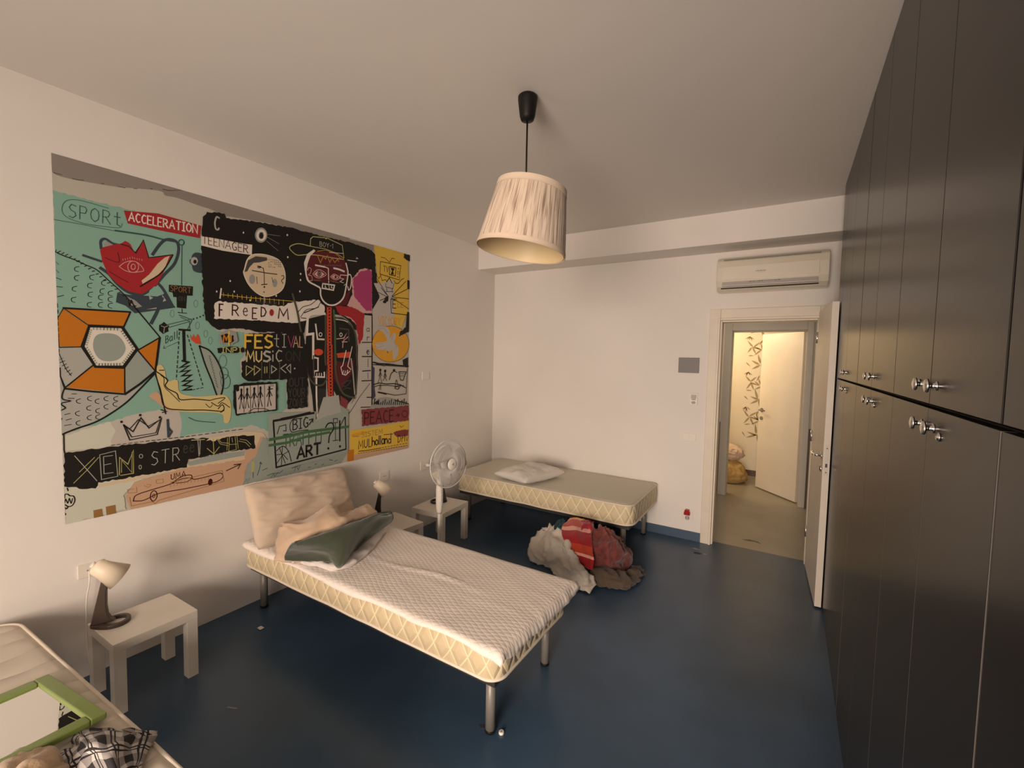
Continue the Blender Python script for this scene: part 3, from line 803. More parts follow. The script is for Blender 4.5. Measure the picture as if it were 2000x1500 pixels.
F3/0/1005,1305 1004,1302 1003,1300 1002,1298 1000,1297 998,1297 996,1298 995,1299 994,1301 994,1303 994,1305 995,1308 997,1309 998,1310 1000,1311 1002,1310 1004,1309 1004,1307
F3/0/1000,1270 1000,1269 999,1267 998,1266 997,1265 996,1265 994,1265 993,1266 992,1268 992,1269 993,1271 993,1272 994,1274 996,1274 997,1275 999,1274 1000,1273 1000,1272
s3/5/956,1434 977,1434 970,1423 956,1424
s3/3/1019,1492 1024,1489
s3/4/1044,1481 1050,1478
s3/4/1070,1470 1076,1467
s3/4/1096,1459 1102,1456
s3/3/1031,1493 1037,1490
s3/3/1057,1482 1062,1479
s3/4/1083,1471 1089,1468
s3/4/1109,1460 1115,1456
s3/3/1044,1494 1049,1491
s3/4/1070,1483 1075,1480
s3/4/1096,1472 1102,1469
s3/4/1029,1445 1035,1441
s3/4/1057,1495 1062,1492
s3/4/1082,1484 1088,1481
s3/4/1109,1473 1115,1469
s3/3/1042,1445 1048,1442
s3/4/1069,1496 1075,1493
s3/4/1095,1485 1101,1482
s3/3/1029,1457 1035,1454
s3/3/1055,1446 1060,1443
s3/4/1082,1497 1088,1494
s3/4/1108,1486 1114,1483
s3/3/1042,1458 1047,1455
s3/4/1067,1447 1073,1444
s3/4/1095,1498 1101,1495
s3/3/1029,1470 1034,1467
s7/3/996,1239 996,1179
s7/8/732,1256 724,1195
s6/3/732,1219 886,1220 1241,1235
s6/2/744,1232 744,1207
s6/2/771,1232 771,1206
s6/3/798,1232 799,1206
s6/3/826,1233 826,1205
s6/3/854,1233 855,1204
s6/3/883,1233 883,1204
s6/3/912,1233 912,1203
s6/3/942,1233 942,1202
s6/3/972,1233 972,1201
s6/3/1002,1233 1003,1200
s6/3/1034,1234 1034,1200
s6/3/1065,1234 1066,1199
s6/3/1098,1234 1098,1198
s6/3/1130,1234 1131,1197
s26/3/947,1187 948,1207 959,1207 963,1203 959,1198 947,1197
s26/3/954,1197 964,1188
s26/3/971,1209 971,1192 978,1189 986,1193 987,1210
s26/3/993,1190 994,1210 1006,1210 1009,1206 1005,1201 994,1200 1006,1200 1011,1196 1006,1191 993,1190
s26/3/1017,1191 1018,1211 1030,1211 1033,1207 1028,1203 1017,1201 1030,1202 1035,1197 1029,1192 1017,1191
s26/3/1058,1214 1042,1213 1041,1192 1057,1193
s26/3/1041,1203 1054,1203
s26/3/1064,1193 1064,1214 1077,1214 1081,1210 1077,1205 1064,1203
s26/3/1071,1204 1082,1194
R7/0/695,1163 713,1176 1133,1190 1164,1217 1288,1248 1400,1268 1455,1220 1445,1143 1318,1115 1230,1083 948,1078 687,1069
s29/9/741,1160 720,1159 718,1086
s29/8/719,1124 735,1125
s29/8/794,1097 796,1164 822,1161 829,1148 821,1132 795,1129
s29/7/810,1129 832,1097
s29/6/862,1127 886,1131 882,1149 870,1151 861,1131 865,1108 877,1102 886,1110
s29/8/949,1158 920,1157 918,1087 947,1088
s29/8/919,1123 941,1124
s29/8/975,1106 977,1168 998,1163 1009,1139 997,1113 975,1106
F4/0/1062,1141 1061,1132 1058,1125 1054,1120 1049,1116 1044,1116 1039,1118 1034,1123 1032,1130 1031,1138 1032,1146 1035,1153 1039,1159 1045,1162 1050,1162 1055,1160 1059,1155 1062,1148
s29/9/1093,1104 1103,1174 1129,1125 1158,1174 1165,1103
c3/5/1239,1163 1279,1203 1336,1224 1387,1265
c3/5/1258,1128 1303,1183 1386,1206 1417,1247
c3/7/1286,1160 1344,1187 1403,1215
s3/6/1262,1122 1318,1122
F22/0/1821,1201 1899,1201 1905,779 1770,780 1763,930 1801,1006
F22/0/1764,946 1910,950 1903,416 1793,418 1683,395 1693,435 1748,509
s9/2/1759,924 1900,929
s9/2/1758,904 1900,909
s9/2/1758,885 1899,889
s9/2/1758,866 1899,869
s9/2/1758,846 1899,849
s9/2/1757,827 1899,829
s9/2/1757,807 1898,809
s9/2/1757,788 1898,788
s9/2/1756,769 1898,768
s9/2/1756,749 1898,748
s9/2/1756,730 1897,728
s9/2/1756,710 1897,708
s9/2/1755,691 1897,688
s9/2/1755,671 1897,668
s9/2/1755,652 1896,648
s9/2/1754,632 1896,628
s9/2/1754,613 1896,608
s9/2/1754,593 1896,588
s9/2/1754,574 1895,567
s9/2/1753,554 1895,547
s9/2/1753,535 1895,527
s9/2/1753,515 1895,507
s9/2/1752,496 1894,487
s9/2/1752,476 1894,466
F6/0/1925,1786 2272,1786 2271,1747 2314,1731 2324,1494 2322,1278 2299,1238 2241,1114 2175,1135 1951,1504 1957,1558 1936,1699
F22/0/1921,1469 2001,1481 2146,1533 2149,1222 2164,1134 1912,1118 1909,1247 1989,1363
R3/0/2267,1786 2340,1786 2339,1727 2314,1731 2263,1747
F3/0/2307,1557 2338,1554 2337,1475 2310,1475
F3/0/2310,1268 2336,1267 2335,1095 2292,1118
R17/0/1700,1466 1782,1559 1828,1578 1899,1575 1904,1216 1823,1205 1653,1252 1707,1352
R16/0/1710,1468 1790,1546 1875,1575 1901,1557 1904,1235 1842,1230 1724,1332
F15/0/1611,1312 1663,1361 1691,1480 1701,1409 1653,1259 1568,1236
R17/0/1571,1184 1695,1147 1743,1106 1768,930 1792,1005 1757,1152 1660,1188
R4/0/1539,1237 1705,1246 1823,1209 1813,1021 1773,937 1741,1114 1695,1158 1584,1174
F3/0/1825,1211 1904,1210 1900,1195 1824,1194
s3/10/1904,1205 1905,779
s3/8/1801,968 1901,973
s3/9/1801,852 1899,854
s3/10/1903,950 1904,420
s3/8/1804,853 1889,852
s3/9/1805,732 1891,736
s3/9/1798,651 1896,651
s3/8/1789,432 1908,425
s3/9/1851,511 1904,508
s3/5/1875,1089 1854,1088 1846,1074 1854,1061 1872,1066
s3/5/1875,1089 1876,1062
s3/5/1853,1017 1853,985
s3/5/1853,1006 1863,1016 1877,1015
s3/5/1849,890 1873,893 1869,906 1857,907 1848,892 1853,875 1865,871 1874,878
s3/4/1854,889 1875,891 1871,903 1861,904 1853,891 1857,876 1868,873 1876,878
s3/5/1863,835 1862,766
s3/4/1862,720 1861,666
F23/0/1908,777 1930,757 1927,625 1941,515 1911,485
s3/5/1882,627 1776,518 1692,412 1661,386
s3/6/1993,1662 2228,1670 2209,1541 1987,1556 1993,1662
s3/5/1998,1699 2044,1700 2095,1673 2122,1715 2154,1717
s3/5/2037,1585 2037,1632
s3/5/2025,1631 2050,1633
s3/6/2058,1633 2071,1587 2084,1635
s3/7/2097,1639 2169,1640 2163,1568 2094,1569 2097,1639
R3/0/2110,1630 2153,1634 2136,1603 2152,1574 2110,1575 2126,1605
s3/4/2209,1603 2208,1599 2206,1595 2202,1592 2198,1590 2193,1589 2189,1590 2186,1592 2183,1595 2183,1599 2183,1603 2186,1606 2189,1609 2193,1612 2198,1612 2202,1612 2206,1610 2208,1607 2209,1603
F3/0/2208,1641 2208,1639 2206,1637 2205,1636 2203,1635 2200,1635 2198,1635 2196,1636 2195,1637 2195,1638 2195,1640 2196,1642 2198,1643 2200,1644 2203,1644 2205,1644 2207,1644 2208,1642
F3/0/2196,1565 2196,1563 2195,1561 2193,1560 2191,1559 2189,1559 2187,1559 2185,1560 2184,1561 2183,1563 2184,1565 2185,1566 2187,1567 2189,1568 2191,1569 2193,1568 2195,1568 2196,1566
s3/5/1956,1535 1976,1515 1996,1549 2011,1505 2052,1519 2067,1498
s3/6/2146,1525 2168,1504 2200,1509 2234,1546 2267,1564
s3/8/2062,1501 2094,1541 2125,1498
s3/5/2052,1488 2053,1457 2135,1452 2146,1501
s3/5/2056,1418 2135,1428
s3/6/2061,1450 2066,1419
s3/6/2124,1455 2129,1419
s3/6/2081,1378 1951,1515
s3/5/2076,1373 1945,1404
s3/6/2081,1378 2000,1442
s3/6/2124,1387 2290,1542
s3/6/2129,1384 2324,1481
s3/6/2124,1379 2329,1388
s3/6/2113,1370 2199,1347 2328,1295
s3/6/2071,1369 1989,1332
R3/0/2019,1320 2050,1370 2087,1383 2076,1334 2039,1314
s3/7/2183,1370 2111,1358 2117,1239 2310,1239
s3/7/2176,1355 2134,1352 2133,1284 2175,1287
s3/7/2134,1320 2166,1322
s13/4/2193,1339 2193,1298 2220,1300
s13/4/2264,1345 2232,1342 2232,1301 2264,1304
s13/4/2232,1322 2257,1324
s24/7/1972,1197 1988,1133 2005,1198
s24/7/2022,1134 2022,1198
s24/7/2013,1198 2032,1198
s24/7/2012,1134 2031,1134
s24/7/2070,1193 2054,1199 2042,1179 2042,1153 2054,1134 2069,1141
s24/7/2092,1200 2091,1141 2103,1135
s24/7/2079,1177 2104,1178
s24/8/2129,1135 2115,1148 2112,1168 2115,1188 2129,1201 2143,1188 2147,1169 2143,1149 2129,1135
s24/8/2154,1136 2155,1202 2178,1199 2185,1186 2178,1171 2155,1168
s24/8/2167,1168 2188,1136
s24/8/2196,1203 2214,1170 2214,1137
s24/8/2233,1204 2214,1170
F24/0/2334,973 2328,937 2310,902 2283,870 2246,844 2204,825 2157,813 2109,809 2062,813 2019,825 1980,843 1949,867 1926,895 1912,927 1907,960 1912,994 1927,1026 1951,1056 1983,1081 2022,1102 2066,1116 2112,1123 2160,1122 2206,1113 2248,1096 2284,1073 2311,1043 2328,1010
s29/3/2336,973 2330,936 2312,901 2284,869 2248,843 2205,824 2158,812 2109,808 2062,812 2018,823 1979,842 1947,866 1924,895 1910,926 1905,960 1911,994 1926,1027 1950,1057 1982,1082 2021,1103 2065,1117 2112,1124 2161,1123 2207,1114 2250,1098 2286,1074 2313,1044 2330,1010 2336,973
C22/0/1971,1094 2006,1112 2068,1112 2101,1074 2107,1018 2131,1052 2158,1069 2174,1029 2152,988 2195,949 2206,900 2172,838 2140,834 2130,914 2087,898 2035,913 1934,918 1954,942 1925,964 2046,984 2067,1009 2026,1062 1976,1083
s27/4/1971,1090 2037,1102 2078,1057
s27/4/1934,918 2035,952
s27/3/1925,964 2025,964
s27/4/1973,872 2066,929
s27/4/2142,1052 2120,1003
s27/4/2152,988 2184,940
R3/0/2221,1081 2323,1145 2332,1087 2209,1037
s3/6/2071,905 2081,886
s3/14/1918,805 1982,792 2086,789 2194,777 2330,769
s3/8/1942,784 1972,788 2033,776 2118,785
F3/0/2256,828 2325,853 2324,773 2263,782
s3/6/1908,785 2318,764 2302,516 2169,509 1980,550
s3/12/2295,765 2318,767
s3/12/1970,548 2062,527
F3/0/2006,738 2005,734 2003,730 2000,727 1996,726 1992,726 1988,727 1985,730 1983,734 1982,738 1983,743 1985,746 1988,749 1992,751 1996,751 2000,749 2003,746 2006,742
s3/7/1994,744 1993,681
s3/5/1970,631 1993,689 2011,629
s3/5/1977,686 1994,721 2012,689
F3/0/2061,729 2060,725 2058,721 2055,718 2050,717 2046,717 2042,718 2039,721 2037,725 2036,729 2037,734 2039,738 2042,740 2046,742 2051,742 2055,740 2058,737 2060,733
s3/7/2048,736 2048,672
s3/5/2025,645 2048,680 2066,643
s3/5/2031,676 2048,712 2067,679
F3/0/2165,733 2164,729 2162,725 2158,722 2154,721 2149,721 2145,723 2142,726 2139,729 2139,734 2139,738 2142,742 2145,745 2149,747 2154,747 2158,745 2162,742 2164,738
s3/7/2155,730 2117,706 2095,650
s3/6/2155,730 2187,713
s3/7/2210,720 2300,718 2262,640 2231,645 2210,720
s3/4/2213,704 2295,700
s3/4/2217,683 2285,681
s3/8/1920,616 1981,627 2063,615 2148,615 2225,604 2294,571
s3/6/1930,597 1980,607 2084,602 2170,590 2271,593
c3/5/1980,567 1996,614 2000,566
c3/6/2164,574 2181,647 2208,571
c3/6/2170,582 2225,595 2203,563 2159,574
C27/0/1918,454 1959,490 2062,498 2169,475 2235,445 2333,420 2333,399 1918,415
s3/10/1928,445 1935,495
s3/10/1951,443 1958,471
s3/10/1974,441 1981,482
s3/10/1998,439 2004,457
s3/10/2021,437 2028,468
s3/10/2045,435 2052,479
s3/10/2069,433 2076,454
s3/10/2094,431 2100,465
s3/10/2118,429 2125,476
s3/11/2143,427 2150,451
s3/11/2168,425 2175,462
s3/11/2194,423 2201,473
s3/11/2219,421 2226,447
s3/11/2245,419 2253,459
s3/11/2272,417 2279,470
s3/10/2298,414 2305,444
F3/0/1918,454 1969,481 1989,440
s3/9/2158,467 2333,420
R28/0/1795,412 2339,404 2338,264 1802,272
s29/10/1827,290 1828,386 1861,381 1871,361 1861,337 1828,336
s29/11/1933,384 1889,385 1888,288 1932,286
s29/11/1888,338 1922,337
s29/11/1950,285 1982,383 2013,282
s29/11/1962,319 2001,318
s29/11/2081,371 2055,382 2035,352 2034,312 2054,281 2080,290
s29/12/2150,380 2102,381 2101,279 2149,277
s29/11/2101,332 2138,331
s29/8/2176,325 2217,327
s29/8/2195,340 2219,327 2201,310
s29/7/2321,327 2319,317 2312,308 2303,302 2292,300 2280,301 2268,306 2259,314 2253,324 2251,334 2254,344 2260,353 2269,359 2280,361 2292,360 2303,356 2313,348 2319,338 2321,327
F6/0/1681,253 1976,250 2338,264 2336,7 1718,1 1719,93 1679,93
F24/0/1689,219 1809,233 1876,208 1707,193
F5/0/1656,95 1719,93 1718,0 1655,3
F12/0/1718,48 2336,38 2336,7 1718,0
R28/0/2144,173 2188,184 2337,181 2337,119 2188,128
s29/5/2224,228 2245,210 2273,222
s13/4/1707,201 1771,193
s13/4/1823,217 1807,220 1798,210 1806,202 1820,199 1823,189 1810,181 1797,184
s13/4/1843,181 1843,221
s13/4/1834,221 1852,221
s13/4/1834,181 1852,181
s13/5/1888,218 1871,221 1863,211 1871,203 1885,199 1888,189 1875,181 1862,184
s13/4/1915,181 1916,222
s13/4/1900,222 1932,222
s13/5/1970,223 1942,222 1942,181 1969,181
s13/5/1942,203 1963,203
s13/5/1981,182 1986,223 2001,194 2017,224 2022,182
s3/6/2037,170 2144,163
s3/7/1765,86 1771,153 1788,106 1806,154 1811,87
s3/7/1824,155 1825,101 1839,87 1856,101 1858,156
s3/7/1872,157 1871,88 1899,89
s3/10/1907,168 1906,94
s3/10/1906,124 1922,134 1933,123 1933,93
s3/10/1956,92 1942,104 1942,126 1956,137 1970,125 1970,102 1956,92
s3/10/1983,167 1982,91
s3/10/1999,166 1998,90
s3/10/2039,134 2020,135 2011,112 2019,89 2037,96
s3/10/2039,134 2040,88
s3/10/2049,134 2049,88
s3/10/2049,119 2066,133 2077,118 2077,87
s3/8/2118,114 2099,127 2085,104 2099,82 2118,96
s3/8/2120,173 2119,82
s3/7/2204,75 2205,142 2227,135 2238,108 2226,82 2204,75
s3/7/2252,115 2252,74
s3/7/2252,102 2261,114 2272,111
s3/7/2288,142 2288,74
s3/6/2305,114 2317,73 2331,114
s3/6/1765,69 1874,60 2005,58
s3/5/2015,58 2035,58
s3/5/2048,58 2069,57
s3/5/2082,57 2103,57
s3/5/2117,57 2138,56
s3/5/2152,56 2173,56
s3/5/2187,55 2209,55
s3/5/2223,55 2245,54
s3/5/2259,54 2282,54
s3/5/2296,53 2319,53
s3/4/1760,52 1775,52
s3/4/1785,51 1801,51
s3/4/1811,50 1827,50
s3/4/1837,49 1853,49
s3/4/1864,48 1880,47
s3/4/1891,47 1907,46
s3/5/1918,46 1934,45
s3/5/1945,45 1962,44
s3/5/1973,44 1990,43
s3/5/2001,43 2018,42
s3/5/2029,41 2047,41
s3/5/2058,40 2076,40
s3/5/2087,39 2105,38
s3/5/2117,38 2135,37
s3/5/2147,37 2165,36
s3/5/2177,36 2195,35
s3/5/2207,34 2226,34
s3/5/2238,33 2257,32
s3/5/2270,32 2289,31
s3/4/2302,31 2321,30
R15/0/1303,1525 1333,1583 1386,1623 1526,1644 1625,1618 1653,1559 1661,1475 1638,1400 1482,1400 1404,1395 1319,1409 1302,1466
C3/0/1322,1397 1474,1405 1656,1453 1647,1401 1620,1320 1560,1253 1495,1239 1436,1264 1414,1329 1396,1361
s25/6/1336,1649 1339,1699 1359,1719 1476,1736 1609,1713 1625,1618
c25/6/1334,1645 1262,1645 1213,1631 1177,1602 1195,1578 1236,1561 1311,1580 1408,1594 1525,1599 1624,1607
s25/5/1334,1645 1463,1652 1558,1640 1620,1617
s9/4/1413,1662 1414,1695 1427,1695 1430,1688 1426,1681 1413,1679 1427,1679 1433,1671 1427,1663 1413,1662
s9/4/1451,1664 1442,1670 1440,1680 1442,1691 1451,1698 1460,1692 1462,1682 1460,1672 1451,1664
s9/4/1469,1700 1480,1684 1480,1667
s9/4/1491,1701 1480,1684
s9/4/1500,1685 1509,1686
s9/4/1520,1695 1525,1704 1524,1670
F25/0/1474,1733 1474,1731 1473,1729 1470,1727 1468,1725 1465,1725 1463,1725 1460,1726 1459,1728 1459,1730 1459,1732 1461,1735 1463,1737 1465,1738 1468,1739 1471,1738 1473,1737 1474,1736
s31/6/1393,1591 1418,1542 1442,1594 1461,1577 1478,1607 1497,1559 1517,1598 1541,1567 1566,1596 1578,1581
c31/5/1393,1621 1463,1642 1542,1637 1599,1606
s7/4/1494,1634 1617,1651
s7/6/1659,1608 1746,1615
s7/4/1742,1647 1760,1640 1738,1635
s27/2/1418,1529 1419,1520
s27/2/1430,1529 1431,1521
s27/2/1441,1530 1442,1521
s27/2/1453,1535 1454,1526
s27/2/1465,1535 1466,1527
s27/2/1476,1536 1478,1527
s27/2/1488,1541 1490,1532
s27/2/1500,1542 1502,1533
s27/2/1512,1542 1514,1534
s27/2/1524,1547 1526,1539
s27/2/1536,1548 1538,1539
s27/2/1549,1549 1550,1540
s27/2/1561,1554 1563,1545
s27/2/1573,1554 1575,1546
s27/2/1586,1555 1587,1546
s27/2/1598,1560 1600,1551
F7/0/1363,1628 1378,1621 1337,1577 1313,1514 1305,1460 1291,1464 1285,1515 1311,1585
c7/12/1296,1484 1304,1427 1322,1390 1381,1369 1415,1353 1419,1303 1444,1261 1495,1239 1560,1255 1620,1313 1649,1416
c7/11/1643,1582 1661,1518 1656,1460 1642,1394
c7/8/1657,1487 1683,1500 1695,1466 1686,1400 1668,1376 1660,1403
c17/4/1312,1468 1324,1489 1342,1482 1334,1451 1319,1436 1345,1433 1348,1401 1322,1400 1315,1422
s7/5/1593,1482 1588,1457 1622,1455 1588,1429 1621,1426
s7/5/1593,1482 1657,1489
s7/4/1625,1406 1643,1422
c17/5/1354,1448 1383,1480 1421,1489 1467,1466 1420,1433 1382,1429 1354,1448
F17/0/1364,1449 1387,1473 1417,1481 1455,1464 1420,1438 1386,1436
F29/0/1426,1463 1425,1456 1422,1450 1417,1445 1412,1442 1406,1441 1400,1442 1396,1446 1393,1451 1392,1457 1393,1464 1396,1470 1401,1475 1407,1478 1412,1479 1418,1478 1422,1474 1425,1469
s9/3/1418,1461 1418,1458 1416,1455 1413,1452 1410,1451 1407,1450 1404,1451 1402,1453 1400,1455 1400,1458 1400,1462 1402,1465 1405,1467 1408,1469 1411,1469 1414,1469 1416,1467 1418,1465 1418,1461
c17/5/1503,1454 1531,1477 1556,1476 1587,1460 1555,1439 1522,1441 1503,1454
F17/0/1513,1455 1533,1472 1554,1471 1576,1458 1553,1445 1527,1446
F29/0/1559,1461 1558,1457 1556,1454 1554,1451 1550,1450 1547,1449 1544,1450 1541,1452 1539,1454 1539,1458 1540,1461 1541,1464 1544,1467 1547,1468 1551,1469 1554,1468 1556,1467 1558,1464
s7/11/1376,1517 1453,1518
s7/7/1453,1519 1485,1513 1488,1407
c7/14/1532,1523 1581,1522 1627,1514
s13/4/1352,1404 1420,1414
s13/4/1490,1421 1579,1420
s7/10/1436,1392 1538,1395 1529,1356 1432,1357 1436,1392
s7/5/1458,1389 1456,1369 1469,1367
s7/5/1486,1400 1493,1363
s7/5/1514,1390 1509,1372 1525,1371
s3/4/1443,1408 1482,1424 1522,1416
C9/0/1586,421 1644,468 1714,512 1754,863 1722,1068 1617,1161 1489,1170 1360,1151 1301,1099 1280,859 1332,559 1370,365 1475,372 1523,546
F3/0/1310,1118 1454,1163 1469,1053 1470,822 1459,488 1422,390 1378,364 1354,443 1344,554 1318,691 1288,833 1299,1007
F3/0/1487,1054 1511,1156 1617,1153 1712,1075 1755,929 1754,822 1729,528 1664,475 1586,409 1569,519 1506,626 1483,822
F15/0/1528,822 1611,802 1718,822 1717,740 1593,581 1526,684
F28/0/1588,542 1664,495 1644,436 1591,420
R29/0/1464,1229 1520,1235 1533,1135 1531,782 1467,783 1461,1060
F29/0/1465,938 1534,940 1531,514 1518,486 1485,489 1471,602
F18/0/1471,1220 1511,1224 1511,783 1472,783
F18/0/1475,938 1518,939 1521,514 1514,486 1485,489 1477,602
F29/0/1502,1212 1502,1210 1500,1208 1497,1206 1494,1205 1491,1205 1488,1206 1485,1207 1484,1208 1483,1210 1484,1213 1485,1215 1488,1216 1491,1217 1494,1218 1498,1217 1500,1216 1502,1214
s29/2/1477,1198 1514,1202
F29/0/1502,1188 1502,1186 1500,1184 1497,1182 1494,1181 1491,1181 1488,1181 1485,1183 1484,1184 1483,1186 1484,1189 1485,1191 1488,1192 1491,1193 1495,1194 1498,1193 1500,1192 1502,1190
s29/2/1476,1174 1514,1177
F29/0/1502,1164 1502,1162 1500,1160 1498,1158 1494,1157 1491,1157 1488,1157 1485,1158 1484,1160 1483,1162 1484,1164 1486,1166 1488,1168 1491,1169 1495,1169 1498,1169 1500,1168 1502,1166
s29/2/1476,1150 1513,1153
F29/0/1502,1139 1502,1137 1500,1135 1498,1134 1494,1133 1491,1132 1488,1133 1485,1134 1484,1136 1483,1138 1484,1140 1486,1142 1488,1144 1491,1145 1495,1145 1498,1144 1500,1143 1502,1142
s29/2/1475,1126 1513,1128
F29/0/1503,1115 1502,1113 1500,1111 1498,1109 1494,1108 1491,1108 1488,1109 1485,1110 1484,1112 1483,1114 1484,1116 1486,1118 1488,1119 1491,1120 1495,1121 1498,1120 1500,1119 1502,1117
s29/2/1475,1101 1513,1104
F29/0/1503,1091 1502,1089 1500,1087 1498,1085 1495,1084 1491,1084 1488,1084 1485,1086 1484,1087 1483,1089 1484,1092 1486,1094 1488,1095 1491,1096 1495,1096 1498,1096 1500,1095 1502,1093
s29/2/1474,1077 1512,1079
F29/0/1503,1066 1502,1064 1500,1062 1498,1061 1495,1060 1491,1059 1488,1060 1486,1061 1484,1063 1483,1065 1484,1067 1486,1069 1488,1071 1491,1072 1495,1072 1498,1071 1500,1070 1502,1068
s29/2/1474,1053 1512,1055
F29/0/1503,1042 1502,1040 1500,1038 1498,1036 1495,1035 1491,1035 1488,1036 1486,1037 1484,1039 1483,1041 1484,1043 1486,1045 1488,1047 1491,1048 1495,1048 1498,1047 1500,1046 1502,1044
s29/2/1473,1029 1511,1030
F29/0/1503,1018 1502,1015 1500,1013 1498,1012 1495,1011 1491,1011 1488,1011 1486,1013 1484,1014 1483,1017 1484,1019 1486,1021 1488,1022 1491,1023 1495,1023 1498,1023 1501,1021 1502,1020
s29/2/1473,1004 1511,1006
F29/0/1503,993 1502,991 1500,989 1498,987 1495,987 1491,986 1488,987 1486,988 1484,990 1483,992 1484,994 1486,996 1488,998 1492,999 1495,999 1498,998 1501,997 1502,995
s29/2/1473,980 1510,981
F29/0/1503,969 1502,966 1500,964 1498,963 1495,962 1491,962 1488,963 1486,964 1484,966 1484,968 1484,970 1486,972 1488,974 1492,974 1495,975 1498,974 1501,973 1502,971
s29/2/1472,956 1510,957
F29/0/1503,944 1502,942 1501,940 1498,939 1495,938 1491,938 1488,938 1486,940 1484,941 1484,944 1484,946 1486,948 1488,949 1492,950 1495,950 1498,949 1501,948 1502,946
s29/2/1472,931 1509,932
F29/0/1503,920 1502,917 1501,915 1498,914 1495,913 1491,913 1488,914 1486,915 1484,917 1484,919 1484,921 1486,923 1489,925 1492,926 1495,926 1498,925 1501,924 1502,922
s29/2/1471,907 1509,908
F29/0/1503,895 1502,893 1501,891 1498,890 1495,889 1491,889 1488,889 1486,891 1484,893 1484,895 1484,897 1486,899 1489,900 1492,901 1495,901 1498,900 1501,899 1502,897
s29/2/1471,883 1509,883
F29/0/1503,871 1502,868 1501,866 1498,865 1495,864 1492,864 1488,865 1486,866 1484,868 1484,870 1484,872 1486,874 1489,876 1492,877 1495,877 1498,876 1501,875 1503,873
s29/2/1470,858 1508,859
F29/0/1503,846 1502,844 1501,842 1498,840 1495,840 1492,840 1488,840 1486,842 1484,844 1484,846 1484,848 1486,850 1489,851 1492,852 1495,852 1498,851 1501,850 1503,848
s29/2/1470,834 1508,834
F29/0/1503,821 1503,819 1501,817 1498,816 1495,815 1492,815 1489,816 1486,817 1484,819 1484,821 1484,824 1486,825 1489,827 1492,828 1495,828 1498,827 1501,825 1503,824
s29/2/1469,809 1507,809
F29/0/1503,797 1503,795 1501,793 1498,791 1495,791 1492,791 1489,791 1486,793 1484,795 1484,797 1484,799 1486,801 1489,802 1492,803 1495,803 1498,802 1501,801 1503,799
s29/2/1469,785 1507,785
F29/0/1507,925 1506,922 1505,920 1502,919 1499,918 1495,918 1492,918 1490,920 1488,922 1488,924 1488,927 1490,929 1492,930 1496,931 1499,931 1502,931 1505,929 1506,927
s29/2/1478,911 1523,912
F29/0/1507,900 1507,897 1505,895 1502,893 1499,892 1496,892 1493,893 1490,895 1488,897 1488,899 1489,902 1490,904 1493,905 1496,906 1499,906 1503,906 1505,904 1507,902
s29/2/1477,886 1523,887
F29/0/1508,874 1507,872 1505,870 1503,868 1499,867 1496,867 1493,868 1490,870 1489,872 1488,874 1489,876 1491,878 1493,880 1496,881 1500,881 1503,880 1505,879 1507,877
s29/2/1477,861 1522,862
F29/0/1508,849 1507,847 1506,844 1503,843 1500,842 1496,842 1493,843 1491,844 1489,846 1489,849 1489,851 1491,853 1494,855 1497,856 1500,856 1503,855 1506,853 1507,851
s29/2/1476,836 1522,836
F29/0/1508,824 1508,821 1506,819 1503,818 1500,817 1497,817 1494,818 1491,819 1489,821 1489,824 1490,826 1491,828 1494,830 1497,830 1500,831 1504,830 1506,828 1508,826
s29/2/1476,811 1521,811
F29/0/1509,798 1508,796 1506,794 1504,792 1501,791 1497,791 1494,792 1491,794 1490,796 1489,798 1490,801 1492,803 1494,804 1497,805 1501,805 1504,804 1507,803 1508,801
s29/2/1475,786 1521,785
F29/0/1509,773 1508,771 1507,768 1504,767 1501,766 1498,766 1494,767 1492,769 1490,771 1490,773 1490,776 1492,778 1495,779 1498,780 1501,780 1504,779 1507,777 1509,775
s29/2/1475,761 1520,760
F29/0/1509,748 1509,745 1507,743 1504,741 1501,741 1498,741 1495,742 1492,743 1491,745 1490,748 1491,750 1492,752 1495,754 1498,755 1502,755 1505,754 1507,752 1509,750
s29/2/1475,736 1520,735
F29/0/1510,722 1509,720 1507,718 1505,716 1502,715 1498,715 1495,716 1493,718 1491,720 1490,723 1491,725 1493,727 1495,729 1499,729 1502,729 1505,728 1508,727 1509,724
s29/2/1474,710 1519,709
F29/0/1510,697 1510,694 1508,692 1505,691 1502,690 1499,690 1495,691 1493,693 1491,695 1491,697 1491,700 1493,702 1496,703 1499,704 1502,704 1505,703 1508,701 1510,699
s29/2/1474,685 1519,684
F29/0/1511,671 1510,669 1508,667 1506,665 1502,665 1499,665 1496,666 1493,667 1492,669 1491,672 1492,674 1493,676 1496,678 1499,678 1503,678 1506,677 1508,676 1510,674
s29/2/1473,660 1519,658
F29/0/1511,646 1510,643 1509,641 1506,640 1503,639 1499,639 1496,640 1494,642 1492,644 1491,646 1492,649 1494,651 1496,652 1500,653 1503,653 1506,652 1509,650 1510,648
s29/2/1473,635 1518,633
F29/0/1511,620 1511,618 1509,616 1506,614 1503,614 1500,614 1497,615 1494,616 1492,619 1492,621 1492,623 1494,625 1497,627 1500,628 1503,627 1507,627 1509,625 1511,623
s29/2/1472,609 1518,607
F29/0/1512,595 1511,592 1509,590 1507,589 1503,588 1500,588 1497,589 1494,591 1493,593 1492,596 1493,598 1495,600 1497,602 1500,602 1504,602 1507,601 1509,599 1511,597
s29/2/1472,584 1517,581
F29/0/1512,569 1511,567 1510,565 1507,563 1504,563 1500,563 1497,564 1495,566 1493,568 1493,570 1493,573 1495,575 1497,576 1501,577 1504,576 1507,575 1510,574 1512,571
s29/2/1471,559 1517,556
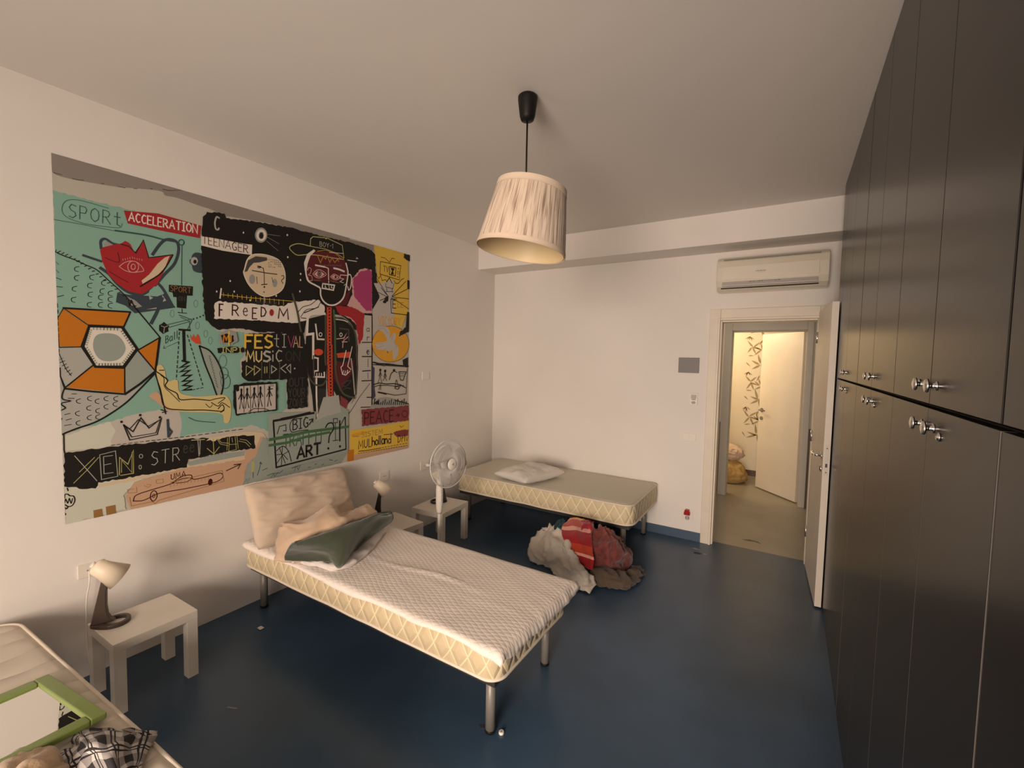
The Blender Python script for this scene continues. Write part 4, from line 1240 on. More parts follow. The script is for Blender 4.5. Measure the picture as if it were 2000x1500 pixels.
F29/0/1512,543 1512,541 1510,539 1507,538 1504,537 1501,537 1498,538 1495,540 1493,542 1493,545 1493,547 1495,549 1498,551 1501,551 1504,551 1508,550 1510,548 1512,546
s29/2/1471,533 1516,530
F29/0/1513,518 1512,515 1510,513 1508,512 1505,511 1501,512 1498,513 1495,514 1494,517 1493,519 1494,522 1496,524 1498,525 1501,526 1505,525 1508,524 1511,522 1512,520
s29/2/1470,508 1516,505
s20/13/1458,1157 1459,957 1452,853 1459,783
s19/14/1531,1205 1542,1065 1542,924 1548,782
s7/18/1454,1170 1339,1160 1311,1128 1305,1005 1355,1014 1354,831
s7/12/1375,1086 1390,976 1446,976
s7/6/1428,1012 1427,1007 1425,1003 1422,1000 1418,998 1413,998 1410,999 1406,1002 1404,1006 1404,1011 1404,1015 1407,1020 1410,1023 1414,1025 1418,1025 1422,1023 1426,1021 1428,1017 1428,1012
s7/6/1607,1020 1606,1016 1604,1012 1601,1009 1597,1007 1593,1007 1589,1008 1586,1011 1584,1015 1584,1019 1584,1024 1586,1028 1590,1031 1593,1032 1598,1033 1601,1031 1604,1029 1607,1025 1607,1020
F18/0/1437,880 1434,872 1427,864 1417,858 1404,855 1391,855 1378,858 1368,863 1362,871 1360,879 1362,887 1369,895 1379,900 1392,904 1405,904 1418,901 1428,896 1435,889
s17/7/1555,985 1619,994 1649,1035 1614,969 1662,1007
s17/7/1605,965 1653,967
s17/7/1614,962 1611,919
F18/0/1554,873 1691,890 1683,841 1565,839
c20/12/1542,1146 1617,1148 1694,1096 1737,1003 1747,780
c7/7/1550,1136 1617,1134 1659,1123
s26/11/1582,1068 1667,1065 1670,971
s7/11/1354,934 1355,840 1397,833
s7/11/1393,833 1393,741 1362,738 1360,696 1447,691 1446,729
s7/7/1383,693 1383,722
s7/7/1402,692 1403,722
s7/7/1422,692 1422,721
s7/14/1379,683 1379,552 1388,368
s26/10/1356,853 1357,731 1367,649
s7/7/1643,899 1611,780 1594,765 1608,711 1637,702 1680,735
s7/6/1610,711 1620,740
s7/6/1627,705 1638,736
s7/7/1648,706 1658,743
s7/7/1700,930 1658,772 1689,746
s9/11/1690,834 1708,723 1726,544
c20/13/1290,893 1295,799 1312,705 1367,639 1428,632 1465,673
c20/15/1541,869 1547,727 1574,626 1624,550 1725,514
c20/13/1740,871 1752,760 1735,543
c26/7/1600,632 1643,652 1687,654 1643,615 1608,617
s26/6/1608,581 1642,601 1686,591
s20/7/1426,483 1465,480
c20/15/1195,1284 1231,1162 1252,1048 1271,969 1281,895
s26/3/1393,607 1385,414
s26/3/1401,606 1390,413
s26/3/1410,606 1395,413
s26/3/1418,605 1399,412
s26/3/1427,605 1404,412
s26/3/1436,604 1409,411
s26/3/1444,604 1413,411
s26/3/1453,603 1418,410
s26/3/1462,603 1423,410
R3/0/845,807 872,818 867,984 1062,1005 1271,1018 1302,896 1307,780 1310,663 1303,473 1152,473 1147,685 882,679 844,712
s6/13/916,980 870,978 868,897
s6/13/869,939 904,940
s6/13/980,983 933,980 931,898 978,899
s6/13/932,941 969,942
s6/13/1047,977 1015,984 1000,963 1014,946 1039,939 1046,918 1021,900 997,907
s9/6/1078,994 1076,915 1091,907
s9/6/1061,963 1093,964
s9/6/1130,908 1132,997
s9/6/1119,996 1145,998
s9/6/1117,908 1143,908
s16/6/1160,987 1181,912 1204,989
s12/6/1198,909 1218,988 1236,910
s12/6/1206,937 1229,938
s12/6/1248,989 1246,911 1270,911
s14/9/876,807 883,874 900,827 920,874 924,807
s14/9/938,874 938,820 953,806 971,820 974,875
s9/13/1032,870 1003,877 989,860 1002,846 1025,839 1031,822 1009,808 986,813
s9/8/1049,809 1050,854
s9/8/1050,873 1050,881
s9/8/1114,878 1092,885 1075,862 1074,832 1090,809 1112,817
s26/4/1164,812 1146,825 1142,846 1147,866 1165,880 1183,867 1187,846 1182,825 1164,812
s26/5/1201,812 1202,881 1246,811 1249,882
s25/5/873,780 917,758 871,717 873,780
s25/6/924,780 964,755 923,719 924,780
s25/6/993,771 992,730
s25/6/1008,773 1007,732
s9/6/1040,781 1075,755 1039,729 1040,781
s9/6/1145,789 1104,761 1142,730
s9/6/1177,790 1146,763 1176,729 1177,790
F9/0/1213,759 1213,757 1212,755 1210,754 1208,753 1206,753 1203,754 1202,755 1201,757 1200,759 1201,761 1202,763 1204,765 1206,765 1208,765 1210,765 1212,763 1213,761
s27/3/973,800 973,795
s27/3/973,788 973,783
s27/3/973,775 973,770
s27/3/972,763 972,758
s27/3/972,751 972,746
s27/3/972,738 972,734
s27/3/972,726 971,721
s27/3/971,714 971,709
s27/3/971,702 971,697
s27/3/1027,799 1027,795
s27/3/1027,787 1027,782
s27/3/1027,775 1027,770
s27/3/1027,762 1026,757
s27/3/1026,750 1026,745
s27/3/1026,737 1026,732
s27/3/1026,725 1026,720
s27/3/1025,712 1025,707
s27/3/1025,700 1025,695
s27/4/1096,799 1096,794
s27/3/1096,786 1096,781
s27/3/1096,774 1096,769
s27/3/1096,761 1095,756
s27/4/1095,748 1095,743
s27/3/1095,736 1095,731
s27/3/1095,723 1095,718
s27/4/1094,710 1094,705
s27/4/1094,698 1094,692
s26/5/1180,630 1168,642 1165,661 1169,679 1182,691 1194,679 1197,660 1194,642 1180,630
s26/5/1208,691 1209,642 1221,630 1236,642 1238,691
s26/5/1265,629 1266,691
s26/5/1250,691 1283,691
s26/5/1159,618 1172,587 1171,557
s26/5/1185,617 1172,587
s26/5/1205,555 1195,568 1193,586 1196,605 1207,617 1217,604 1219,586 1216,567 1205,555
s26/5/1228,616 1228,567 1238,554 1250,566 1252,616
s26/5/1260,553 1261,616 1279,612 1284,600 1278,585 1261,583
s26/5/1270,583 1285,553
s26/5/1162,544 1184,543 1161,487 1182,486
s26/5/1203,485 1193,497 1191,514 1194,531 1204,542 1214,530 1216,513 1213,496 1203,485
s26/5/1223,484 1224,542 1248,483 1250,541
s26/5/1279,540 1258,540 1257,483 1278,481
s26/5/1257,513 1274,512
R27/0/709,975 748,999 814,995 824,941 790,913 718,915
R3/0/723,968 755,981 799,971 801,937 779,920 732,923
s5/10/736,927 741,971 754,942 769,974 772,930
s6/8/771,997 769,909
s24/7/782,971 780,928
R3/0/701,888 738,899 857,899 862,868 788,859 705,858
s25/6/735,862 736,894
s25/6/728,894 744,894
s25/6/727,862 743,862
s25/6/752,862 753,894 781,863 783,895
s25/6/791,863 792,895 812,894 817,888 811,879 792,878
s25/6/836,863 836,896
s25/6/828,896 845,897
s25/6/827,863 844,864
s27/4/794,657 1071,665
R3/0/792,657 874,669 1076,669 1081,630 1074,471 933,471 804,462 789,544
F22/0/807,647 1067,656 1065,479 811,472
s3/4/856,658 855,478
s3/4/897,656 897,474
s3/4/947,653 946,469
s3/4/990,651 990,465
F3/0/847,622 847,619 846,615 844,613 841,612 839,612 837,613 835,616 834,619 834,623 834,627 835,630 837,633 840,634 842,634 844,632 846,630 847,626
s3/11/840,619 839,562
s3/6/827,501 837,562 850,504
s3/6/822,565 840,605 856,566
F3/0/884,625 883,621 882,618 880,616 878,614 875,615 873,616 871,619 870,622 870,626 870,630 872,633 874,635 876,637 878,637 881,635 882,632 884,629
s3/11/877,622 875,564
s3/6/863,502 873,564 886,505
s3/6/858,567 876,608 893,568
F3/0/929,627 929,624 927,620 925,618 923,617 920,617 918,618 916,621 915,624 915,628 915,632 917,635 919,638 921,639 924,639 926,638 928,635 929,631
s3/11/922,624 920,565
s3/6/908,503 918,566 932,506
s3/6/903,568 922,610 938,570
F3/0/970,630 970,626 968,623 966,620 964,619 961,619 959,621 957,624 956,627 955,631 956,635 957,638 959,641 962,642 964,642 967,640 968,638 970,634
s3/12/963,627 961,567
s3/7/948,504 959,568 973,507
s3/6/943,570 962,613 979,572
F3/0/1031,632 1031,628 1029,625 1027,622 1025,621 1022,621 1019,623 1018,625 1016,629 1016,633 1016,637 1018,640 1020,643 1022,644 1025,644 1028,642 1030,640 1031,636
s3/12/1023,628 1022,568
s3/7/1009,504 1019,568 1034,507
s3/6/1004,571 1023,614 1041,573
s3/5/885,479 917,497 982,491 1016,479
s3/7/1011,619 1045,622
R27/0/1024,654 1054,653 1054,636 1024,637
R3/0/807,647 828,651 827,620 811,613
F21/0/1015,457 1373,436 1372,368 1583,469 1663,418 1658,77 1048,46 1010,224
F9/0/1437,538 1573,547 1593,410 1440,388 1371,363
s3/12/1048,396 1065,73
s3/12/1065,73 1640,108
s3/11/1640,108 1633,367
c3/16/1048,400 1173,408 1288,422 1357,426
c3/9/1101,411 1211,421 1327,436
s3/6/1074,307 1091,357 1137,364 1139,320 1117,323
c3/6/1310,306 1237,307 1180,306 1167,356 1192,397 1239,396
s3/8/1190,319 1191,392 1216,390 1221,376 1212,361 1191,357 1215,357 1225,340 1214,323 1190,319
s3/8/1248,323 1249,396
s3/8/1238,395 1260,397
s3/8/1237,322 1259,324
s3/9/1307,394 1289,400 1275,376 1274,347 1288,326 1306,333 1306,358 1294,357
s3/9/1316,342 1348,381
s3/8/1318,378 1348,383 1346,357
s10/8/1116,293 1171,290
s10/7/1137,205 1139,296
s10/7/1121,297 1157,296
s10/7/1166,204 1168,296 1192,291 1198,273 1191,252 1167,248
s10/7/1180,248 1201,203
s10/7/1212,203 1235,296 1256,201
s10/7/1220,235 1248,235
s10/8/1301,295 1269,296 1267,201
s10/8/1268,250 1293,250
s10/8/1347,295 1314,295 1312,200
s10/8/1313,249 1339,249
s10/8/1370,198 1372,295
s10/8/1360,295 1384,295
s10/8/1358,198 1382,198
s10/8/1415,197 1417,295
s10/8/1396,295 1438,294
s19/22/1021,274 1152,279 1285,292 1438,290 1661,287
s19/19/1018,235 1151,235 1284,256 1491,264
c3/11/1454,306 1476,332 1514,332 1526,288 1490,240 1481,184
F3/0/1488,138 1487,135 1485,133 1483,131 1479,130 1476,131 1473,132 1470,135 1469,138 1468,142 1469,145 1470,147 1473,149 1476,150 1480,149 1483,147 1485,145 1487,142
s3/13/1581,344 1581,183
F3/0/1593,137 1593,134 1591,132 1588,130 1585,129 1581,130 1578,131 1575,134 1574,137 1573,141 1574,144 1576,147 1578,148 1582,149 1585,148 1588,147 1591,144 1593,141
s3/6/1523,365 1559,364 1560,332 1525,333 1523,365
s3/6/1541,329 1542,194
s3/6/1520,193 1567,192
s3/8/1586,304 1629,368
s3/16/1221,107 1251,186 1277,108
s3/16/1232,134 1267,135
s3/16/1293,108 1294,188 1327,186 1336,170 1326,151 1293,147
s3/16/1311,147 1340,110
s3/17/1382,111 1383,192
s3/17/1357,191 1410,193
c3/6/1068,190 1114,215 1154,173 1176,95
s3/5/1087,211 1130,90
s3/5/1069,102 1113,155 1159,173
s3/5/1110,211 1102,83
c3/5/1069,162 1113,155 1148,113'''
def make_mural():
    mb = MB(); b = mb.b; ox, oz = .6878, .8172; sx, sz = 1.00026, 0.99978
    for k, line in enumerate(ART.strip().split('\n')):
        kind = line[0]; ci, wd, ps = line[1:].split('/'); ci = int(ci); wd = float(wd)/1000
        pts = [Vector((float(q.split(',')[0])/1000*sx, float(q.split(',')[1])/1000*sz, 0)) for q in ps.split()]
        X = .0008 + k*8e-6
        if kind == 'C': pts = spline(pts, 5, True)
        if kind == 'c': pts = spline(pts, 5)
        if kind == 'R':
            out = []; n = len(pts)
            for i in range(n):
                p, q = pts[i], pts[(i+1) % n]; m = max(1, int((q-p).length/.014)); nn = Vector((-(q-p).y, (q-p).x, 0)).normalized()
                for j in range(m):
                    r = p.lerp(q, j/m)
                    out.append(r + nn*(random.uniform(-.0045, .0045) if j else 0))
            pts = out
        def clampv(p): return (X, ox + min(max(p.x, 0), 2.340*sx), oz + min(max(p.y, 0), 1.786*sz))
        if kind in 'FRC':
            vs = [b.verts.new(clampv(p)) for p in pts]
            for t in tessellate_polygon([pts]):
                try: f = b.faces.new([vs[i] for i in t])
                except ValueError: continue
                f.material_index = ci
                if f.normal.x < 0 or True:
                    f.normal_update()
                    if f.normal.x < 0: f.normal_flip()
        else:
            n = len(pts); lft = []; rgt = []; h = wd/2
            for i in range(n):
                t0 = (pts[i]-pts[i-1]).normalized() if i else (pts[1]-pts[0]).normalized()
                t1 = (pts[i+1]-pts[i]).normalized() if i < n-1 else t0
                t = (t0+t1); t = t.normalized() if t.length > .05 else t1
                c_ = max(.45, abs(t.dot(t1))); nn = Vector((-t.y, t.x, 0))*h/c_
                e = t1*h*.5*(-1 if i == 0 else (1 if i == n-1 else 0))
                lft.append(b.verts.new(clampv(pts[i]+nn+e))); rgt.append(b.verts.new(clampv(pts[i]-nn+e)))
            for i in range(n-1):
                f = b.faces.new((lft[i], rgt[i], rgt[i+1], lft[i+1])); f.material_index = ci; f.normal_update()
                if f.normal.x < 0: f.normal_flip()
    ms = [mat('mural_' + n, c, .55, spec=.3) for n, c in PAL.items()]
    o = obj('wall_mural', mb, ms, fix=False)
    tag(o, 'large colourful graffiti style mural with scrawled words on the left wall above the beds', 'wall art')
make_mural()

# ------------------------------------------------------------------ wardrobes along the right side
ZS = 1.592
def cab_unit(kind, y0, ym, y1, z0, z1, kz, label):
    r = thing(kind, label, 'wardrobe' if kind == 'wardrobe' else 'cabinet', (W, (y0+y1)/2, z0), 0, 'dark grey wardrobe units along the right side')
    mb = MB(); mb.box(W+.021, W+.60, y0+.001, y1-.001, z0, z1); obj('carcass', mb, gapm, r, world=True)
    for (a, b_, kk) in ((y0, ym, ym-.052), (ym, y1, ym+.052)):
        if b_ - a < .02: continue
        mb = MB(); mb.box(W, W+.019, a+.0015, b_-.0015, z0+.002, z1-.002)
        if kind == 'wardrobe':
            for f in mb.b.faces:
                f.normal_update()
                if abs(f.normal.y) > .9: f.material_index = 1
        d = obj('door', mb, [cabm, cabe], r, bevel=.0012, world=True)
        mb = MB(); M = Matrix.Translation((W, kk, kz)) @ Matrix.Rotation(-PI/2, 4, 'Y')
        mb.lathe([(.010, 0), (.010, .002), (.0055, .003), (.0055, .013), (.0145, .0145), (.0150, .018), (.0125, .0205), (.004, .0225)], 24, M); k = obj('knob', mb, chrome, d)
        k.data.transform((r.matrix_basis).inverted()); 
        if (kk < ym) == (kind == 'wardrobe'):
            mb = MB(); yy, zz = (kk - .048, kz - .012) if kind == 'wardrobe' else (kk + .045, kz + .002)
            M = Matrix.Translation((W, yy, zz)) @ Matrix.Rotation(-PI/2, 4, 'Y')
            mb.lathe([(.009, 0), (.009, .003), (.006, .004), (.006, .006)], 16, M); k = obj('lock', mb, chrome, d); k.data.transform(r.matrix_basis.inverted())
    return r
units = [(.13, .535, .9375, 'nearest, cut off by the photo edge'), (.9425, 1.345, 1.7495, 'second along from the camera'),
         (1.7505, 2.18, 2.606, 'third along from the camera'), (2.614, 3.12, 3.60, 'farthest along, beside the open white door')]
for y0, ym, y1, wh in units:
    cab_unit('wardrobe', y0, ym, y1, 0.0, ZS-.003, 1.547, 'lower dark grey wardrobe with chrome knobs, ' + wh)
    cab_unit('overhead_cabinet', y0, ym, y1, ZS+.003, H-.002, 1.639, 'upper dark grey cabinet under the ceiling, ' + wh)
mb = MB(); mb.box(W, W+.02, 3.603, 3.86, 0, H-.001); mb.box(W+.02, W+.60, 3.603, 3.86, 0, H-.001)
tag(obj('filler_panel', mb, cabm), 'dark grey end panel closing the wardrobe row behind the open white door', 'panel')

# ------------------------------------------------------------------ beds
def mat_mattress(name, top, side):
    m = mat(name, side, .75, sheen=.15); nt = m.node_tree; b = bsdf(m)
    tc = nd(nt, 'ShaderNodeTexCoord'); sx = nd(nt, 'ShaderNodeSeparateXYZ'); nt.links.new(tc.outputs['Object'], sx.inputs[0])
    ge = nd(nt, 'ShaderNodeNewGeometry'); sn = nd(nt, 'ShaderNodeSeparateXYZ'); nt.links.new(tc.outputs['Normal'], sn.inputs[0])
    h = mth(nt, 'ADD', sx.outputs[0], sx.outputs[1]); v = mth(nt, 'MULTIPLY', sx.outputs[2], .62)
    def lines(sgn):
        q = mth(nt, 'MULTIPLY', mth(nt, 'ADD', h, mth(nt, 'MULTIPLY', v, sgn)), 1/.098)
        f = mth(nt, 'ABSOLUTE', mth(nt, 'SUBTRACT', mth(nt, 'FRACT', q), .5))
        return f                                 # 0 .. .5 ; line where it is near 0
    la, lb = lines(1), lines(-1); mn = mth(nt, 'MINIMUM', la, lb)
    r = nd(nt, 'ShaderNodeMapRange'); r.interpolation_type = 'SMOOTHSTEP'; r.inputs[1].default_value = .022; r.inputs[2].default_value = .055; r.inputs[3].default_value = 1; r.inputs[4].default_value = 0
    nt.links.new(mn, r.inputs[0])
    isside = mth(nt, 'LESS_THAN', mth(nt, 'ABSOLUTE', sn.outputs[2]), .6)
    ln = mth(nt, 'MULTIPLY', r.outputs[0], isside)
    lc = tuple(min(.85, c*1.35+.05) for c in side)
    c1 = mixc(nt, ln, side, lc); c2 = mixc(nt, isside, top, c1); nt.links.new(c2, b.inputs['Base Color'])
    hgt = mth(nt, 'MULTIPLY', mth(nt, 'MINIMUM', mth(nt, 'MULTIPLY', mn, 4), 1), isside)
    n = nd(nt, 'ShaderNodeTexNoise'); n.inputs['Scale'].default_value = 22; nt.links.new(tc.outputs['Object'], n.inputs['Vector'])
    hh = mth(nt, 'ADD', hgt, mth(nt, 'MULTIPLY', n.outputs['Fac'], .35))
    bp = nd(nt, 'ShaderNodeBump'); bp.inputs['Strength'].default_value = .5; bp.inputs['Distance'].default_value = .012
    nt.links.new(hh, bp.inputs['Height']); nt.links.new(bp.outputs[0], b.inputs['Normal'])
    return m
matt_cream = mat_mattress('cream_mattress_ticking', (.60, .545, .44), (.62, .50, .31))
matt_back = mat_mattress('ivory_mattress_ticking', (.60, .55, .43), (.64, .53, .34))
matt_top = mat('quilted_white_ticking', (.66, .585, .48), .8, sheen=.1)
pipem = mat('mattress_piping', (.74, .66, .54), .7)
def rrect(lx, ly, r, n=8):
    out = []
    for cx, cy, a0 in ((lx/2-r, ly/2-r, 0), (-lx/2+r, ly/2-r, 90), (-lx/2+r, -ly/2+r, 180), (lx/2-r, -ly/2+r, 270)):
        for i in range(n+1):
            t = math.radians(a0+90*i/n); out.append((cx+r*math.cos(t), cy+r*math.sin(t)))
    return out
def densify(poly, step=.06):
    out = []
    for i in range(len(poly)):
        p = Vector(poly[i]); q = Vector(poly[(i+1) % len(poly)]); n = max(1, int((q-p).length/step))
        for j in range(n): out.append(tuple(p.lerp(q, j/n)))
    return out
def mattress(name, lx, ly, h, m, label, loc, rz, r=.085, wob=.004, group=None):
    base = densify(rrect(lx, ly, r)); root = thing(name, label, 'mattress', loc, rz, group); mb = MB(); b = mb.b; rings = []
    prof = [(-.030, .0), (-.006, .004), (.0, .014), (.006, .35*h), (.007, .5*h), (.006, .65*h), (.0, h-.014), (-.006, h-.004), (-.030, h+.002), (-.062, h+.003)]
    for k, (o, z) in enumerate(prof):
        ring = []
        for i, (x, y) in enumerate(base):
            d = Vector((x, y)); q = Vector((max(-lx/2+r, min(lx/2-r, x)), max(-ly/2+r, min(ly/2-r, y)))); nn = (d-q)
            nn = nn.normalized() if nn.length > 1e-6 else Vector((0, 0))
            wv = wob*noise.noise(Vector((x*4, y*4, k*.3)))
            p = d + nn*(o+wv)
            ring.append(b.verts.new((p.x, p.y, z + wob*.7*noise.noise(Vector((x*5, y*5, 9+k*.1))))))
        rings.append(ring)
    n = len(base)
    for a, c_ in zip(rings, rings[1:]):
        for i in range(n): b.faces.new((a[i], a[(i+1) % n], c_[(i+1) % n], c_[i])).smooth = True
    b.faces.new(rings[0][::-1]); b.faces.new(rings[-1]).smooth = True
    obj('cover', mb, m, root)
    for z in (.008, h-.008):
        mb = MB(); mb.tube([(Vector((x, y, z+wob*noise.noise(Vector((x*5, y*5, z)))))) for x, y in base], .0075, 8, closed=True); obj('piping', mb, pipem, root)
    return root
def single_bed(label, loc, rz, lx, ly, zt, ins=.10, iny=.09):
    root = thing('single_bed', label, 'bed', loc, rz, 'single beds')
    mb = MB()
    for sy in (-1, 1): mb.box(-lx/2+.03, lx/2-.03, sy*(ly/2-.045)-.015, sy*(ly/2-.045)+.015, zt-.035, zt-.002)
    for sx in (-1, 0, 1): mb.box(sx*(lx/2-.045)-.015, sx*(lx/2-.045)+.015, -ly/2+.06, ly/2-.06, zt-.035, zt-.002)
    obj('rails', mb, darksteel, root)
    mb = MB()
    for i in range(13): x = -lx/2+.12+i*(lx-.24)/12; mb.box(x-.03, x+.03, -ly/2+.06, ly/2-.06, zt-.0095, zt-.0005)
    obj('slats', mb, mat('beech_slat', (.42, .28, .16), .6), root)
    for sx in (-1, 1):
        for sy in (-1, 1):
            x, y = sx*(lx/2-ins), sy*(ly/2-iny)
            mb = MB(); mb.lathe([(.0225, .012), (.0225, zt-.03)], 24, Matrix.Translation((x, y, 0))); mb.lathe([(.021, 0), (.024, .003), (.024, .014), (.0225, .016)], 24, Matrix.Translation((x, y, 0)), 1)
            obj('leg', mb, [steel, rubber], root)
    return root
# middle bed
B2 = (1.025, 1.865); l2, w2 = 1.99, .70
single_bed('grey metal bed base under the middle bed with the green blanket', (*B2, 0), 0, l2, w2, .296, .085, .085)
mattress('mattress', l2, w2, .150, matt_cream, 'cream diamond-quilted mattress half covered by a white sheet, on the middle bed', (*B2, .297), 0, .075)
# bed along the back wall
B3 = (1.058, 3.985); l3, w3 = 1.83, .84
single_bed('grey metal bed base against the back wall, below the bare ivory mattress', (*B3, 0), 0, l3, w3, .318, .10, .10)
mattress('mattress', l3, w3, .178, matt_back, 'bare ivory diamond-quilted mattress along the back wall, holding one small white pillow', (*B3, .319), 0, .085)
# near bed, lower left
B1 = (1.05, .145); 
single_bed('metal bed base under the nearest bed, in the lower left corner of the photo', (B1[0], B1[1], 0), math.radians(2.6), 1.98, .80, .278)
matt_near = mat('near_mattress_ticking', (.66, .585, .48), .8, sheen=.1)
nt = matt_near.node_tree; b_ = bsdf(matt_near); tc = nd(nt, 'ShaderNodeTexCoord'); wv = nd(nt, 'ShaderNodeTexWave'); wv.bands_direction = 'X'; wv.inputs['Scale'].default_value = 2.6; wv.inputs['Distortion'].default_value = 3.5; wv.inputs['Detail'].default_value = 1.5; wv.inputs['Detail Scale'].default_value = 1.6
nt.links.new(tc.outputs['Object'], wv.inputs['Vector']); pw = mth(nt, 'POWER', wv.outputs['Fac'], .35); bp = nd(nt, 'ShaderNodeBump'); bp.inputs['Strength'].default_value = .55; bp.inputs['Distance'].default_value = .02
nt.links.new(pw, bp.inputs['Height']); nt.links.new(bp.outputs[0], b_.inputs['Normal'])
mattress('mattress', 1.98, .80, .168, matt_near, 'nearest white quilted mattress with thick piped edge, lying in the lower left corner', (B1[0], B1[1], .279), math.radians(2.6), .11)

# white quilted protector over the middle mattress
prot = mat('white_quilted_protector', (.87, .78, .70), .85, sheen=.1)
nt = prot.node_tree; b_ = bsdf(prot); tc = nd(nt, 'ShaderNodeTexCoord'); mp = nd(nt, 'ShaderNodeMapping'); nt.links.new(tc.outputs['Object'], mp.inputs[0])
nz = nd(nt, 'ShaderNodeTexNoise'); nz.inputs['Scale'].default_value = 7; nt.links.new(mp.outputs[0], nz.inputs['Vector'])
sx_ = nd(nt, 'ShaderNodeSeparateXYZ'); nt.links.new(mp.outputs[0], sx_.inputs[0])
def wavel(ax, bx, k):
    q = mth(nt, 'ADD', mth(nt, 'MULTIPLY', sx_.outputs[0], ax), mth(nt, 'MULTIPLY', sx_.outputs[1], bx)); q = mth(nt, 'ADD', q, mth(nt, 'MULTIPLY', nz.outputs['Fac'], k))
    return mth(nt, 'ABSOLUTE', mth(nt, 'SINE', q))
hh = mth(nt, 'MULTIPLY', wavel(58, 112, 4), wavel(-58, 112, 4)); hh = mth(nt, 'POWER', hh, .5)
bp = nd(nt, 'ShaderNodeBump'); bp.inputs['Strength'].default_value = .24; bp.inputs['Distance'].default_value = .006; nt.links.new(hh, bp.inputs['Height']); nt.links.new(bp.outputs[0], b_.inputs['Normal'])
def make_protector():
    x0, x1, y0, y1 = .06, 2.028, 1.512, 2.222; zt = .4565; mb = MB(); P = []
    nx, ny = 110, 46
    def fold(s, lo, hi, dl, dh):       # arc-length position -> (position, drop) with rounded shoulders
        if s < lo: e = lo - s; a = min(e/.02, PI/2); return lo - .02*math.sin(a), .02*(1-math.cos(a)) + max(0, e-.0314)
        if s > hi: e = s - hi; a = min(e/.02, PI/2); return hi + .02*math.sin(a), .02*(1-math.cos(a)) + max(0, e-.0314)
        return s, 0
    for i in range(nx+1):
        row = []
        for j in range(ny+1):
            u, v = i/nx, j/ny
            lown = .03 + .018*noise.noise(Vector((u*5, 1, 0))) + .03*max(0, (u-.9)*10)*.5
            foot = .062 + .012*noise.noise(Vector((v*5, 4, 0))) + .012*v - .05*max(0, .16-v)*4 - .05*max(0, v-.9)*10
            sx = x0 + (x1+foot-x0)*u; sy = y0-lown + (y1+.07-y0+lown)*v
            X, dx = fold(sx, x0-1, x1, 0, 0); Y, dy = fold(sy, y0, y1, 0, 0)
            p = Vector((sx, sy, 0))
            z = zt - max(dx, dy) - .35*min(dx, dy)
            if dx > .0 and dy > 0: X += .012; Y += (.018 if v > .5 else -.006)
            wr = .0022*noise.noise(p*6) + .0018*(1-abs(noise.noise(Vector((sx*3, sy*9, 3))))*2)**3
            if dx > .02: X += .006*noise.noise(Vector((v*16, 2, 0))) + .03*dx/.1*(.4+v)
            if dy > .02: Y += (-1 if v < .5 else 1)*(.004 + .006*abs(noise.noise(Vector((u*14, 7, 0)))))
            # loose ridges running down the bed and rucks near the head
            z += .010*math.exp(-((sy-1.86-.10*noise.noise(Vector((sx*1.5, 0, 0))))/.010)**2)*max(0, min(1, (sx-.75)*2))*max(0, min(1, (1.75-sx)*3)) if dx == 0 and dy == 0 else 0
            z += .016*max(0, 1-sx/.5)*max(0, noise.noise(Vector((sx*9, sy*7, 1)))) if dx == 0 and dy == 0 else 0
            row.append(Vector((X, Y, z + wr + .0015)))
        P.append(row)
    mb.grid(P); o = obj('mattress_protector', mb, prot, fix=True)
    so = o.modifiers.new('thickness', 'SOLIDIFY'); so.thickness = .004; so.offset = 1
    tag(o, 'thin white quilted protector spread over the middle mattress and hanging over its foot', 'mattress protector')
make_protector()

# ------------------------------------------------------------------ pillows
def pillow(name, lx, ly, t, m, label, M, seed=0, pinch=.09, wr=.006, bend=0, rnd=.09):
    mb = MB(); n = 44; top = []; bot = []; off = Vector((seed*5.3, seed*2.1, 0))
    for i in range(n+1):
        ra, rb = [], []
        for j in range(n+1):
            u, v = 2*i/n-1, 2*j/n-1
            ex = 1 - pinch*(1-abs(u)**2)*0 ; 
            x = u*lx/2*(1 - pinch*(abs(u)**3)*(1-v*v)); y = v*ly/2*(1 - pinch*1.3*(abs(v)**3)*(1-u*u))
            kc = 1 - rnd*(abs(u)**4)*(abs(v)**4); x *= kc; y *= kc
            hh = ((1-abs(u)**2.6)*(1-abs(v)**2.6))**.48
            wn = wr*(noise.noise(Vector((u*2.2, v*2.2, 0)) + off)*1.6 + (1-abs(noise.noise(Vector((u*2.4+v, v*5, 2)) + off))*2)**2*.8)
            edge = min(1, hh*2.5)
            zb = bend*(u*u) 
            ra.append(Vector((x, y, t/2*hh + wn*edge + zb))); rb.append(Vector((x, y, -t/2*hh*.8 + wn*.3*edge + zb)))
        top.append(ra); bot.append(rb)
    mb.grid(top); mb.grid([r[::-1] for r in bot]); bmesh.ops.remove_doubles(mb.b, verts=mb.b.verts, dist=1e-5)
    o = obj(name, mb, m); o.matrix_world = M; tag(o, label, 'pillow'); return o
def frame_m(o, x, y): 
    x = Vector(x).normalized(); z = x.cross(Vector(y)).normalized(); y = z.cross(x)
    return Matrix.Translation(o) @ Matrix((x, y, z)).transposed().to_4x4()
pilb = mat('beige_pillowcase', (.60, .475, .36), .85, sheen=.15, bump=(220, .15, .002))
pilw = mat('white_pillowcase', (.70, .66, .60), .85, sheen=.15, bump=(200, .1, .002))
BL, BR, TL, TR = (Vector(v) for v in ((0.270, 1.477, 0.482), (0.250, 2.206, 0.415), (0.090, 1.486, 0.811), (0.085, 2.182, 0.828)))
ctr = (BL+BR+TL+TR)/4
